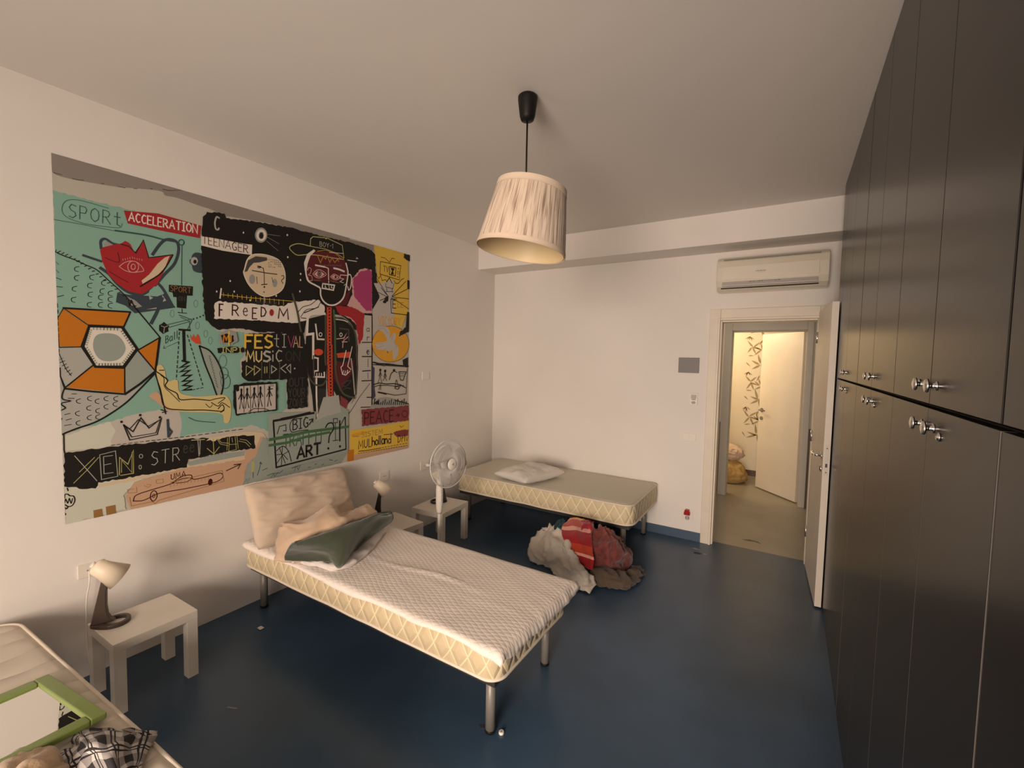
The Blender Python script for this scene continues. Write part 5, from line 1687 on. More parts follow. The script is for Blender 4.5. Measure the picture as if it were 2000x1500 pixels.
pillow('pillow', .785, .435, .15, pilb, 'large beige pillow propped against the wall under the mural', frame_m(ctr + Vector((.03, 0, .015)), (BR-BL)+(TR-TL), (TL-BL)+(TR-BR)), 1, .055, .012, 0, .075)
pc = Vector((0.884, 3.848, 0.545))
pillow('pillow', .47, .62, .135, pilw, 'small white pillow lying flat on the bare back mattress', Matrix.Translation((pc.x, pc.y-.05, .556)) @ Matrix.Rotation(math.radians(-14), 4, 'Z'), 2, .10, .009)

# ------------------------------------------------------------------ cloths on the middle bed
beige = mat('peach_beige_cotton', (.62, .44, .30), .85, sheen=.2, bump=(180, .12, .002))
greenb = mat('green_fleece', (.042, .052, .030), .95, sheen=.35, bump=(260, .25, .003))
whites = mat('white_crumpled_cotton', (.68, .62, .58), .85, bump=(120, .15, .003))
o = cloth('folded_sheet', [
 [(0.500, 1.449, 0.475), (0.583, 1.473, 0.475), (0.667, 1.547, 0.475), (0.695, 1.699, 0.475), (0.633, 1.940, 0.475), (0.605, 2.138, 0.475)],
 [(0.439, 1.501, 0.540), (0.630, 1.461, 0.570), (0.698, 1.560, 0.600), (0.746, 1.661, 0.620), (0.736, 1.855, 0.620), (0.707, 2.039, 0.620)],
 [(0.366, 1.558, 0.600), (0.676, 1.494, 0.650), (0.749, 1.591, 0.680), (0.791, 1.699, 0.680), (0.760, 1.836, 0.670), (0.719, 2.015, 0.650)],
 [(0.411, 1.554, 0.630), (0.605, 1.590, 0.680), (0.606, 1.746, 0.730), (0.739, 1.721, 0.700), (0.677, 1.904, 0.680), (0.648, 2.020, 0.680)],
 [(0.243, 1.641, 0.580), (0.413, 1.717, 0.620), (0.412, 1.888, 0.660), (0.514, 1.903, 0.620), (0.503, 2.046, 0.620), (0.445, 2.185, 0.600)],
 [(0.113, 1.718, 0.500), (0.191, 1.864, 0.500), (0.125, 2.097, 0.500), (0.232, 2.119, 0.500), (0.258, 2.247, 0.500), (0.266, 2.338, 0.500)]],
 beige, .008, nu=9, nv=9, amp=.006, freq=(5, 7), seed=3, fine=.004)
tag(o, 'crumpled peach beige sheet heaped behind the green blanket on the middle bed', 'sheet')
o = cloth('folded_blanket', [
 [(0.602, 1.453, 0.500), (0.716, 1.515, 0.500), (0.803, 1.585, 0.490), (0.898, 1.596, 0.478), (0.835, 1.737, 0.490), (0.800, 1.882, 0.520), (0.821, 2.050, 0.585)],
 [(0.612, 1.444, 0.530), (0.731, 1.511, 0.535), (0.826, 1.569, 0.535), (0.936, 1.580, 0.515), (0.824, 1.776, 0.530), (0.815, 1.901, 0.570), (0.847, 2.043, 0.620)],
 [(0.660, 1.427, 0.575), (0.777, 1.487, 0.585), (0.878, 1.537, 0.595), (0.956, 1.592, 0.580), (0.869, 1.769, 0.600), (0.835, 1.913, 0.630), (0.867, 2.024, 0.650)],
 [(0.738, 1.400, 0.630), (0.838, 1.452, 0.650), (0.906, 1.528, 0.660), (0.939, 1.619, 0.660), (0.910, 1.750, 0.665), (0.868, 1.895, 0.675), (0.887, 1.987, 0.675)],
 [(0.794, 1.403, 0.665), (0.839, 1.458, 0.685), (0.887, 1.551, 0.700), (0.882, 1.678, 0.700), (0.884, 1.780, 0.700), (0.873, 1.891, 0.700), (0.889, 1.960, 0.690)],
 [(0.723, 1.455, 0.630), (0.750, 1.525, 0.645), (0.799, 1.622, 0.660), (0.794, 1.755, 0.660), (0.795, 1.862, 0.660), (0.786, 1.968, 0.660), (0.806, 2.028, 0.650)]],
 greenb, .016, nu=9, nv=8, amp=.003, freq=(3, 2), seed=5, fine=.0015)
tag(o, 'dark green fleece blanket folded into a wedge on the middle bed', 'blanket')
o = cloth('crumpled_cloth', [
 [(0.577, 1.496, 0.465), (0.719, 1.545, 0.465), (0.880, 1.579, 0.465), (0.905, 1.703, 0.465), (0.816, 1.917, 0.465), (0.691, 2.116, 0.465)],
 [(0.594, 1.492, 0.483), (0.725, 1.547, 0.490), (0.872, 1.585, 0.490), (0.895, 1.711, 0.490), (0.798, 1.929, 0.490), (0.703, 2.105, 0.500)],
 [(0.539, 1.533, 0.478), (0.656, 1.594, 0.485), (0.762, 1.667, 0.485), (0.736, 1.797, 0.495), (0.661, 1.967, 0.500), (0.626, 2.111, 0.510)],
 [(0.470, 1.582, 0.474), (0.558, 1.661, 0.474), (0.591, 1.757, 0.474), (0.565, 1.896, 0.474), (0.517, 2.035, 0.474), (0.514, 2.149, 0.474)]],
 whites, .004, nu=12, nv=8, amp=.006, freq=(14, 3), seed=8, fine=.004)
tag(o, 'white crumpled cloth peeking out under the folded green blanket', 'cloth')

# ------------------------------------------------------------------ things on the nearest bed
gframe = mat('lime_green_frame', (.20, .27, .07), .35, coat=.3)
mir = mat('mirror_glass', (.86, .86, .84), .01, 1)
A0 = Vector((0.721, 0.463, 0.475)); B0 = Vector((1.143, 0.508, 0.475)); ax = (B0-A0); ml = ax.length
mrot = math.atan2(ax.y, ax.x)
mt = thing('mirror', 'rectangular mirror in a lime green frame lying face up on the nearest bed', 'mirror', (A0.x, A0.y, .4565), mrot)
mw_, fw = .62, .042; mt.rotation_euler = (math.radians(-3.1), math.radians(-1.4), mrot)
mb = MB()
for (x0, x1, y0, y1) in ((0, ml, -fw, 0), (0, ml, -mw_, -mw_+fw), (0, fw, -mw_+fw, -fw), (ml-fw, ml, -mw_+fw, -fw)): mb.box(x0, x1, y0, y1, 0, .022)
obj('frame', mb, gframe, mt, bevel=.005, seg=3)
mb = MB(); mb.box(fw-.004, ml-fw+.004, -mw_+fw-.004, -fw+.004, .004, .013); obj('glass', mb, mir, mt)
plaid = mat('black_white_plaid', (.5, .48, .46), .9)
nt = plaid.node_tree; b_ = bsdf(plaid); uvn = nd(nt, 'ShaderNodeUVMap'); sx_ = nd(nt, 'ShaderNodeSeparateXYZ'); nt.links.new(uvn.outputs[0], sx_.inputs[0])
def band(c, k, off, lo, hi):
    f = mth(nt, 'FRACT', mth(nt, 'ADD', mth(nt, 'MULTIPLY', c, k), off)); return mth(nt, 'MULTIPLY', mth(nt, 'GREATER_THAN', f, lo), mth(nt, 'LESS_THAN', f, hi))
U_, V_ = sx_.outputs[0], sx_.outputs[1]
wide = mth(nt, 'ADD', band(U_, 4, 0, 0, .38), band(V_, 3, .2, 0, .38)); thin = mth(nt, 'MAXIMUM', mth(nt, 'MAXIMUM', band(U_, 4, 0, .55, .62), band(U_, 4, 0, .70, .76)), mth(nt, 'MAXIMUM', band(V_, 3, .2, .55, .62), band(V_, 3, .2, .70, .76)))
c0 = mixc(nt, mth(nt, 'MULTIPLY', wide, .5), (.52, .48, .45), (.02, .018, .022)); nt.links.new(mixc(nt, thin, c0, (.018, .016, .02)), b_.inputs['Base Color'])
o = cloth('plaid_cloth', [
 [(1.198, 0.356, 0.468), (1.186, 0.406, 0.468), (1.134, 0.439, 0.468), (1.193, 0.482, 0.468), (1.260, 0.526, 0.468), (1.341, 0.574, 0.468)],
 [(1.245, 0.350, 0.475), (1.252, 0.397, 0.495), (1.237, 0.429, 0.505), (1.290, 0.462, 0.510), (1.343, 0.503, 0.505), (1.360, 0.568, 0.468)],
 [(1.307, 0.340, 0.470), (1.310, 0.393, 0.490), (1.342, 0.419, 0.520), (1.398, 0.442, 0.530), (1.401, 0.482, 0.510), (1.397, 0.535, 0.468)],
 [(1.390, 0.342, 0.470), (1.422, 0.385, 0.480), (1.425, 0.417, 0.500), (1.462, 0.438, 0.510), (1.442, 0.471, 0.490), (1.438, 0.503, 0.468)],
 [(1.471, 0.333, 0.468), (1.491, 0.377, 0.468), (1.490, 0.409, 0.468), (1.485, 0.432, 0.468), (1.487, 0.459, 0.468), (1.474, 0.479, 0.468)]],
 plaid, .004, nu=9, nv=9, amp=.007, freq=(7, 6), seed=11, fine=.004, zmin=.462)
tag(o, 'black and white plaid cloth crumpled beside the green mirror', 'cloth')
o = cloth('towel', [
 [(1.068, 0.227, 0.482), (1.092, 0.281, 0.482), (1.108, 0.324, 0.482), (1.153, 0.366, 0.482), (1.208, 0.375, 0.470)],
 [(1.144, 0.217, 0.500), (1.199, 0.264, 0.520), (1.231, 0.303, 0.530), (1.252, 0.349, 0.520), (1.262, 0.380, 0.475)],
 [(1.231, 0.205, 0.500), (1.300, 0.248, 0.530), (1.330, 0.289, 0.540), (1.336, 0.335, 0.520), (1.315, 0.386, 0.475)],
 [(1.342, 0.189, 0.470), (1.369, 0.235, 0.470), (1.397, 0.283, 0.470), (1.397, 0.330, 0.470), (1.379, 0.375, 0.465)]],
 mat('tan_terry', (.50, .34, .20), .95, sheen=.3, bump=(90, .4, .006)), .006, nu=9, nv=9, amp=.005, freq=(5, 5), seed=12, fine=.004, zmin=.462)
tag(o, 'tan towel bunched in the bottom left corner next to the plaid cloth', 'towel')

# ------------------------------------------------------------------ side tables
def side_table(label, loc, rz, lx, ly, h):
    r = thing('side_table', label, 'side table', loc, rz, 'small white side tables'); lg = .048; tt = .045
    mb = MB(); mb.box(-lx/2, lx/2, -ly/2, ly/2, h-tt, h); obj('table_top', mb, wood, r, bevel=.002)
    for sx in (-1, 1):
        for sy in (-1, 1):
            mb = MB(); x, y = sx*(lx/2-lg/2-.0005), sy*(ly/2-lg/2-.0005); mb.box(x-lg/2, x+lg/2, y-lg/2, y+lg/2, 0, h-tt); obj('leg', mb, wood, r, bevel=.002)
    return r
TH = .345
side_table('white side table nearest the camera, with a lamp beside the near bed', (.303, .893, 0), math.radians(1), .305, .345, TH)
side_table('white side table half hidden behind the middle bed', (.352, 2.515, 0), math.radians(-6), .37, .31, TH)
side_table('white side table between the standing fan and the back bed', (.372, 3.065, 0), math.radians(4), .335, .40, TH)

# ------------------------------------------------------------------ desk lamps
def desk_lamp(label, tip, rz, base, neck=1.0):
    r = thing('desk_lamp', label, 'lamp', (tip[0], tip[1], TH), rz, 'white shaded bedside lamps')
    # tear-drop ring foot: tip at the origin, ring towards +x
    n = 40; out = []; inn = []
    for i in range(n):
        t = 2*PI*i/n; c_, s_ = math.cos(t), math.sin(t)
        wd = .056*(1 + .25*c_) if c_ > 0 else .056*(1 + c_*.45)
        out.append((.066 + .076*c_, wd*s_)); inn.append((.074 + .052*c_, (wd-.019)*s_*.97))
    mb = MB(); b = mb.b
    R = [[b.verts.new((x, y, z)) for x, y in p] for p, z in ((out, .0), (out, .017), (inn, .019), (inn, .0))]
    for k in range(4):
        for i in range(n): b.faces.new((R[k][i], R[k][(i+1) % n], R[(k+1) % 4][(i+1) % n], R[(k+1) % 4][i])).smooth = False
    obj('foot', mb, base, r, bevel=.002)
    # flat arm that flares into the foot
    prof = [(-.006, .016), (.040, .235), (.064, .212), (.056, .17), (.054, .10), (.058, .055), (.068, .034), (.086, .018)]
    mb = MB(); M = Matrix.Rotation(PI/2, 4, 'X'); mb.prism(prof, -.017, .017, M); obj('arm', mb, base, r, bevel=.004)
    # conical shade
    a = Vector((.020, 0, .298)); d = Vector((.75, .10, -.66)).normalized()
    M = Matrix.Translation(a) @ d.to_track_quat('Z', 'Y').to_matrix().to_4x4()
    mb = MB(); mb.lathe([(.012, -.012), (.026, -.008), (.036, .0), (.042, .035), (.062, .112), (.060, .112), (.041, .042), (.030, .004)], 36, M, 0, True, True); sh = obj('lamp_shade', mb, mat('white_enamel_shade', (.80, .68, .52), .45), r)
    mb = MB(); mb.lathe([(.014, -.022), (.014, -.010)], 18, M); obj('shade_cap', mb, plasticw, sh)
    mb = MB(); mb.cyl((.052, 0, .222), a + d*.045 + Vector((0, 0, -.03)), .010, .008); obj('joint', mb, base, r)
    return r
brownm = mat('brown_lamp_metal', (.060, .040, .028), .4); blackm = mat('black_lamp_metal', (.014, .010, .008), .4)
desk_lamp('white-shaded lamp with brown ring foot on the nearest side table', (0.213, 0.721, 0.345), math.radians(62), brownm)
desk_lamp('white-shaded lamp on the side table half hidden by the green blanket', (0.177, 2.467, 0.345), math.radians(40), blackm)
desk_lamp('dark-footed lamp on the side table behind the standing fan', (0.368, 3.145, 0.345), math.radians(222), blackm)
# cord of the first lamp
def plate(name, label, c, n, up, w_, h_, t, m, cat, parts=(), group=None):
    """flush wall plate centred at c; n = outward normal, up = z"""
    n = Vector(n); x = Vector((0, 0, 1)).cross(n).normalized()
    M = Matrix.Translation(c) @ Matrix((x, Vector((0, 0, 1)), n)).transposed().to_4x4()
    r = thing(name, label, cat, c, 0, group)
    mb = MB(); mb.box(-w_/2, w_/2, -h_/2, h_/2, 0, t, 0, M); obj('cover_plate', mb, m, r, bevel=.002, world=True)
    for nm, fn, mm in parts:
        mb = MB(); fn(mb, M); obj(nm, mb, mm, r, world=True)
    return r
hole = lambda mb, M: [mb.lathe([(.004, .0085), (.004, .0092)], 12, M @ Matrix.Translation((x, 0, 0))) for x in (-.013, 0, .013)]
face = lambda mb, M: mb.box(-.022, .022, -.022, .022, .008, .0085, 0, M)
greyp = mat('socket_grey', (.28, .26, .24), .5)
plate('wall_socket', 'white wall socket behind the nearest lamp', (0, .775, .555), (1, 0, 0), 0, .10, .07, .008, plasticw, 'socket', [('insert', face, plasticw), ('holes', hole, greyp)])
plate('wall_socket', 'white wall socket just above the lamp by the middle bed', (0, 2.733, .617), (1, 0, 0), 0, .105, .085, .008, plasticw, 'socket', [('insert', face, plasticw), ('holes', hole, greyp)])
plate('wall_socket', 'white wall socket behind the left rim of the standing fan', (0, 3.25, .612), (1, 0, 0), 0, .12, .085, .008, plasticw, 'socket', [('insert', face, plasticw), ('holes', hole, greyp)])
mb = MB(); M = Matrix.Translation((.0093, 3.27, .612)) @ Matrix.Rotation(PI/2, 4, 'Y'); mb.lathe([(.019, 0), (.019, .022), (.013, .034), (.006, .05)], 20, M)
tag(obj('power_plug', mb, plasticw), 'white round plug pushed into the socket behind the fan', 'plug')
plate('blank_plate', 'blank white cover plate on the left wall right of the mural', (0, 3.255, 1.494), (1, 0, 0), 0, .10, .075, .006, plasticw, 'cover plate')
plate('notice_panel', 'plain grey rectangular panel on the back wall left of the doorway', (2.205, L, 1.648), (0, -1, 0), 0, .184, .142, .008, mat('grey_panel', (.21, .19, .185), .5), 'panel')
plate('thermostat', 'small white wall control with dark display, below the grey panel', (2.262, L, 1.335), (0, -1, 0), 0, .066, .108, .016, plasticw, 'thermostat',
      [('display', lambda mb, M: mb.box(-.024, .024, .004, .042, .0155, .0172, 0, M), mat('pale_display', (.42, .40, .36), .4)), ('button_bar', lambda mb, M: mb.box(-.018, .018, -.008, .001, .0155, .018, 0, M), greyp),
       ('dial', lambda mb, M: mb.lathe([(.018, .0155), (.018, .019), (.014, .021)], 24, M @ Matrix.Translation((0, -.032, 0)) @ Matrix.Diagonal((1, .7, 1, 1))), mat('dial_grey', (.35, .33, .30), .4))])
plate('light_switch', 'white double light switch beside the door frame', (2.238, L, .972), (0, -1, 0), 0, .115, .075, .007, plasticw, 'switch',
      [('rocker', lambda mb, M: mb.box(-.034, -.002, -.024, .024, .0068, .011, 0, M), plasticw), ('rocker', lambda mb, M: mb.box(.002, .034, -.024, .024, .0068, .010, 0, M), plasticw)])
plate('wall_socket', 'white wall socket low on the back wall holding a red adapter', (2.250, L, .235), (0, -1, 0), 0, .105, .105, .008, plasticw, 'socket',
      [('outlet', lambda mb, M: mb.lathe([(.020, .0078), (.020, .0095)], 24, M @ Matrix.Translation((0, -.028, 0))), greyp), ('holes', lambda mb, M: mb.box(-.002, .002, -.046, -.010, .0094, .010, 0, M), plasticw)])
redp = mat('red_plastic', (.36, .008, .010), .25, coat=.4)
mb = MB(); M = Matrix.Translation((2.250, L-.0083, .262)) @ Matrix.Rotation(PI/2, 4, 'X')
mb.prism([(-.026, -.022), (.026, -.022), (.028, -.005), (.018, .03), (-.018, .03), (-.028, -.005)], 0, .035, M)
tag(obj('plug_adapter', mb, redp, bevel=.004), 'red plastic plug adapter in the low socket by the door', 'adapter')

# lamp cable hanging from the first socket down behind the table
mb = MB(); mb.tube(spline([(.018, .765, .555), (.035, .76, .50), (.04, .745, .40), (.05, .74, .2), (.07, .75, .05), (.10, .77, .006)], 6), .003)
tag(obj('lamp_cable', mb, plasticw), 'thin white cable hanging from the socket behind the nearest lamp', 'cable')

# ------------------------------------------------------------------ standing fan
fx, fy = .66, 2.715
fan = thing('standing_fan', 'white pedestal fan standing in front of the side table by the back bed', 'fan', (fx, fy, 0))
mb = MB(); mb.lathe([(.108, 0), (.112, .006), (.110, .016), (.080, .030), (.035, .045), (.028, .07)], 40, Matrix.Translation((fx, fy, 0))); obj('base', mb, plasticw, fan, world=True)
mb = MB(); mb.lathe([(.0135, .05), (.0135, .50)], 20, Matrix.Translation((fx, fy, 0))); obj('pole', mb, plasticw, fan, world=True)
mb = MB(); mb.lathe([(.018, .42), (.022, .44), (.027, .47), (.029, .52), (.029, .62), (.024, .66), (.026, .72)], 24, Matrix.Translation((fx, fy, 0))); cb = obj('control_column', mb, plasticw, fan, world=True)
mb = MB()
for i in range(6): mb.sphere((fx+.026, fy-.012, .53+.022*i), .0065, seg=10)
k = obj('buttons', mb, plasticw, cb); k.data.transform(Matrix.Translation((-fx, -fy, 0)))
hc = Vector((.745, 2.728, .835)); fn = Vector((.987, -.164, .04)).normalized(); FM = Matrix.Translation(hc) @ fn.to_track_quat('Z', 'Y').to_matrix().to_4x4(); FR = .188
mb = MB(); mb.lathe([(.02, -.135), (.052, -.125), (.058, -.09), (.058, -.05), (.03, -.03)], 28, FM); mb.cyl((fx, fy, .70), hc - fn*.09, .024, .03); obj('motor_housing', mb, plasticw, fan, world=True)
gw = mat('grille_wire', (.66, .62, .57), .35)
def grille(name, dep, rin, sg):
    mb = MB(); n = 110
    for i in range(n):
        t = 2*PI*i/n; pts = []
        for q in range(7):
            s_ = q/6; rr = rin + (FR-rin)*s_; zz = dep*(1 - s_**2.6)
            a = t + .35*s_*sg; pts.append(FM @ Vector((rr*math.cos(a), rr*math.sin(a), sg*zz)))
        mb.tube(pts, .0012, 4)
    for rr in (.35*FR+.04, .75*FR):
        s_ = (rr-rin)/(FR-rin); mb.tube([FM @ Vector((rr*math.cos(2*PI*i/40), rr*math.sin(2*PI*i/40), sg*dep*(1-s_**2.6))) for i in range(40)], .0012, 4, closed=True)
    return obj(name, mb, gw, fan, world=True)
grille('front_grille', .038, .045, 1); grille('rear_grille', .045, .05, -1)
mb = MB(); mb.tube([FM @ Vector((FR*math.cos(2*PI*i/56), FR*math.sin(2*PI*i/56), 0)) for i in range(56)], .0055, 8, closed=True); obj('rim', mb, gw, fan, world=True)
mb = MB(); mb.lathe([(.046, .030), (.048, .037), (.040, .044), (.010, .047)], 32, FM); ct = obj('centre_badge', mb, plasticw, fan, world=True)
mb = MB(); mb.prism([(-.011, -.006), (.011, -.006), (0, .010)], .046, .0485, FM @ Matrix.Rotation(PI/2, 4, 'Z')); k = obj('badge_mark', mb, greyp, ct); k.data.transform(Matrix.Translation((-fx, -fy, 0)))
bl = mat('fan_blade', (.62, .58, .54), .3)
for k_ in range(3):
    mb = MB(); P = []
    for i in range(9):
        row = []
        for j in range(7):
            s_ = i/8; r_ = .035 + .135*s_; a = 2*PI*k_/3 + (j/6-.5)*(.9+.75*math.sin(PI*min(1, s_*1.05)))+.25*s_; row.append(FM @ Vector((r_*math.cos(a), r_*math.sin(a), -.022*(j/6-.5)*2*(.6+.2*s_))))
        P.append(row)
    mb.grid(P); o = obj('blade', mb, bl, fan, world=True, fix=False); so = o.modifiers.new('t', 'SOLIDIFY'); so.thickness = .002

# ------------------------------------------------------------------ laundry on the floor by the back bed
def lcl(name, ctrl, m, label, cat, **kw):
    o = cloth(name, ctrl, m, zmin=.007, **kw); tag(o, label, cat, 'laundry heap on the floor'); return o
sheetm = mat('greyish_white_sheet', (.62, .56, .48), .9, bump=(90, .2, .003))
lcl('bed_sheet', [
 [(1.267, 3.188, 0.010), (1.409, 3.153, 0.010), (1.580, 3.063, 0.010), (1.729, 2.978, 0.010), (1.868, 2.951, 0.010)],
 [(1.241, 3.170, 0.080), (1.415, 3.120, 0.100), (1.594, 3.045, 0.110), (1.756, 2.984, 0.100), (1.863, 3.040, 0.030)],
 [(1.224, 3.258, 0.150), (1.415, 3.150, 0.190), (1.585, 3.077, 0.200), (1.733, 2.994, 0.190), (1.818, 3.069, 0.090)],
 [(1.275, 3.324, 0.220), (1.418, 3.250, 0.250), (1.550, 3.185, 0.260), (1.665, 3.039, 0.250), (1.740, 3.037, 0.160)],
 [(1.352, 3.304, 0.270), (1.426, 3.310, 0.280), (1.542, 3.240, 0.290), (1.612, 3.127, 0.270), (1.679, 3.088, 0.180)]],
 sheetm, 'greyish white bed sheet on the laundry heap, trailing toward the middle bed', 'sheet', drop=(-.01, .05, -.2), thick=.005, nu=11, nv=9, amp=.012, freq=(9, 4), seed=21, fine=.015)
tow = mat('striped_towel', (.5, .05, .03), .95, sheen=.3)
nt = tow.node_tree; b_ = bsdf(tow); uvn = nd(nt, 'ShaderNodeUVMap'); sx_ = nd(nt, 'ShaderNodeSeparateXYZ'); nt.links.new(uvn.outputs[0], sx_.inputs[0])
rp = nd(nt, 'ShaderNodeValToRGB'); rp.color_ramp.interpolation = 'CONSTANT'; nt.links.new(sx_.outputs[1], rp.inputs[0])
RED, ORG, PNK, YEL = (.33, .008, .012, 1), (.48, .045, .015, 1), (.78, .36, .28, 1), (.55, .22, .02, 1)
cols = [(0, RED), (.14, PNK), (.19, ORG), (.34, RED), (.52, PNK), (.58, ORG), (.70, PNK), (.745, YEL), (.86, PNK), (.90, YEL), (.96, ORG)]
el = rp.color_ramp.elements
while len(el) < len(cols): el.new(.5)
for e, (p, c_) in zip(el, cols): e.position = p; e.color = c_
nt.links.new(rp.outputs[0], b_.inputs['Base Color'])
lcl('beach_towel', [
 [(1.705, 3.079, 0.150), (1.781, 3.056, 0.140), (1.843, 3.064, 0.130)],
 [(1.665, 3.042, 0.225), (1.755, 3.054, 0.220), (1.841, 3.083, 0.200)],
 [(1.628, 3.074, 0.260), (1.725, 3.082, 0.265), (1.815, 3.125, 0.240)],
 [(1.557, 3.130, 0.305), (1.681, 3.122, 0.320), (1.783, 3.181, 0.300)],
 [(1.517, 3.213, 0.335), (1.621, 3.238, 0.350), (1.737, 3.272, 0.340)],
 [(1.510, 3.324, 0.350), (1.570, 3.373, 0.365), (1.679, 3.370, 0.355)]],
 tow, 'red and orange striped beach towel draped over the top of the laundry heap', 'towel', drop=(-.01, .05, -.2), thick=.008, nu=12, nv=8, amp=.006, freq=(4, 1), seed=23, fine=.003)
lcl('crumpled_towel', [
 [(1.673, 3.285, 0.280), (1.700, 3.303, 0.280), (1.750, 3.288, 0.280)],
 [(1.680, 3.222, 0.360), (1.699, 3.276, 0.380), (1.766, 3.262, 0.350)],
 [(1.647, 3.299, 0.370), (1.682, 3.329, 0.385), (1.720, 3.355, 0.360)]],
 mat('crimson_terry', (.30, .008, .02), .95, sheen=.3, bump=(80, .3, .005)), 'small crimson towel crumpled at the top right of the striped towel', 'towel', drop=(-.01, .05, -.2), thick=.006, nu=9, nv=8, amp=.008, freq=(5, 3), seed=24, fine=.004)
mar = mat('dusty_red_blanket', (.17, .036, .030), .95, sheen=.3, bump=(60, .5, .008), var=(26, .35))
lcl('blanket', [
 [(1.789, 3.143, 0.060), (1.841, 3.202, 0.050), (1.917, 3.239, 0.040), (1.966, 3.336, 0.030), (1.984, 3.514, 0.030)],
 [(1.769, 3.165, 0.150), (1.841, 3.193, 0.150), (1.923, 3.238, 0.130), (1.970, 3.364, 0.110), (1.978, 3.553, 0.090)],
 [(1.757, 3.186, 0.260), (1.843, 3.199, 0.260), (1.926, 3.217, 0.250), (1.967, 3.339, 0.200), (1.955, 3.569, 0.130)],
 [(1.751, 3.218, 0.320), (1.809, 3.283, 0.320), (1.895, 3.276, 0.310), (1.935, 3.354, 0.260), (1.944, 3.517, 0.180)],
 [(1.751, 3.257, 0.340), (1.793, 3.324, 0.340), (1.857, 3.336, 0.330), (1.905, 3.395, 0.280), (1.918, 3.544, 0.190)]],
 mar, 'dusty red woven blanket bunched on the right of the laundry heap', 'blanket', drop=(-.01, .05, -.2), thick=.008, nu=10, nv=9, amp=.012, freq=(6, 5), seed=25, fine=.013)
lcl('trousers', [
 [(1.821, 3.089, 0.012), (1.920, 3.102, 0.012), (2.008, 3.126, 0.012), (2.057, 3.177, 0.012), (2.107, 3.319, 0.012), (2.114, 3.460, 0.012)],
 [(1.809, 3.093, 0.070), (1.908, 3.105, 0.085), (2.001, 3.130, 0.070), (2.057, 3.173, 0.060), (2.087, 3.329, 0.050), (2.105, 3.495, 0.020)],
 [(1.795, 3.146, 0.100), (1.886, 3.183, 0.110), (1.979, 3.217, 0.090), (2.028, 3.265, 0.060), (2.062, 3.387, 0.060), (2.087, 3.499, 0.030)],
 [(1.728, 3.340, 0.030), (1.824, 3.384, 0.030), (1.925, 3.410, 0.030), (1.984, 3.433, 0.020), (2.018, 3.511, 0.015), (2.065, 3.550, 0.012)]],
 mat('brown_cotton', (.085, .058, .038), .9, sheen=.2, bump=(150, .2, .003)), 'brown garment lying at the front right foot of the laundry heap', 'clothing', thick=.006, nu=9, nv=9, amp=.009, freq=(9, 4), seed=27, fine=.012)
tealm = mat('teal_print', (.015, .05, .065), .9, var=(60, .9))
lcl('scarf', [
 [(1.396, 3.314, 0.250), (1.452, 3.296, 0.260), (1.514, 3.282, 0.270)],
 [(1.424, 3.254, 0.310), (1.466, 3.263, 0.325), (1.528, 3.247, 0.335)],
 [(1.414, 3.312, 0.320), (1.444, 3.327, 0.335), (1.485, 3.339, 0.340)]],
 tealm, 'small dark teal patterned cloth between the sheet and the striped towel', 'cloth', drop=(-.01, .05, -.2), thick=.004, nu=8, nv=7, amp=.005, freq=(4, 3), seed=29, fine=.004)

# ------------------------------------------------------------------ pendant lamp
lx_, ly_ = 1.897, 1.878
pen = thing('pendant_lamp', 'pendant lamp with tilted string-wrapped cream shade on black ceiling cord', 'pendant lamp', (lx_, ly_, H))
mb = MB(); mb.lathe([(.004, -.118), (.030, -.112), (.036, -.095), (.046, -.020), (.046, -.006), (.040, 0)], 28, Matrix.Translation((lx_, ly_, H))); obj('canopy', mb, rubber, pen, world=True)
mb = MB(); mb.cyl((lx_, ly_, H-.116), (lx_, ly_, 2.43), .0042, seg=10); obj('cord', mb, rubber, pen, world=True)
ta = math.radians(9.0); Rh = Vector((Rv.x, Rv.y, 0)).normalized()
za = (Vector((0, 0, 1))*math.cos(ta) + Rh*math.sin(ta)).normalized(); ya = za.cross(Rh).normalized(); xa = ya.cross(za)
SM = Matrix.Translation(Vector((lx_, ly_, 2.490)) + Rh*.030) @ Matrix((xa, ya, za)).transposed().to_4x4()
hs, r1, r2 = .302, .164, .214
stringm = mat('cream_string', (.70, .55, .42), .85, sheen=.2)
nt = stringm.node_tree; b_ = bsdf(stringm); tc = nd(nt, 'ShaderNodeTexCoord'); mp = nd(nt, 'ShaderNodeMapping')
uvn = nd(nt, 'ShaderNodeUVMap'); mp.inputs['Scale'].default_value = (170, 1.6, 1); nt.links.new(uvn.outputs[0], mp.inputs[0])
n1 = nd(nt, 'ShaderNodeTexNoise'); n1.inputs['Scale'].default_value = 1; n1.inputs['Detail'].default_value = 2; nt.links.new(mp.outputs[0], n1.inputs['Vector'])
rp = nd(nt, 'ShaderNodeValToRGB'); nt.links.new(n1.outputs['Fac'], rp.inputs[0]); rp.color_ramp.elements[0].position = .34; rp.color_ramp.elements[0].color = (.33, .23, .17, 1); rp.color_ramp.elements[1].position = .52; rp.color_ramp.elements[1].color = (.72, .58, .45, 1)
nt.links.new(rp.outputs[0], b_.inputs['Base Color'])
mb = MB(); seg = 240; P = []
for k in range(13):
    s_ = k/12; rr = r1 + (r2-r1)*s_; zz = -hs*s_; row = []
    for i in range(seg+1):
        a = 2*PI*i/seg; ia = i % seg
        rid = .0035*noise.noise(Vector((ia*.9, s_*.7, 3))) * math.sin(PI*min(1, max(0, s_)))**.4
        row.append(SM @ Vector(((rr+rid)*math.cos(a), (rr+rid)*math.sin(a), zz)))
    P.append(row)
mb.grid(P); sh = obj('lamp_shade', mb, stringm, pen, world=True, fix=True)
uv = sh.data.uv_layers.new(name='UVMap')
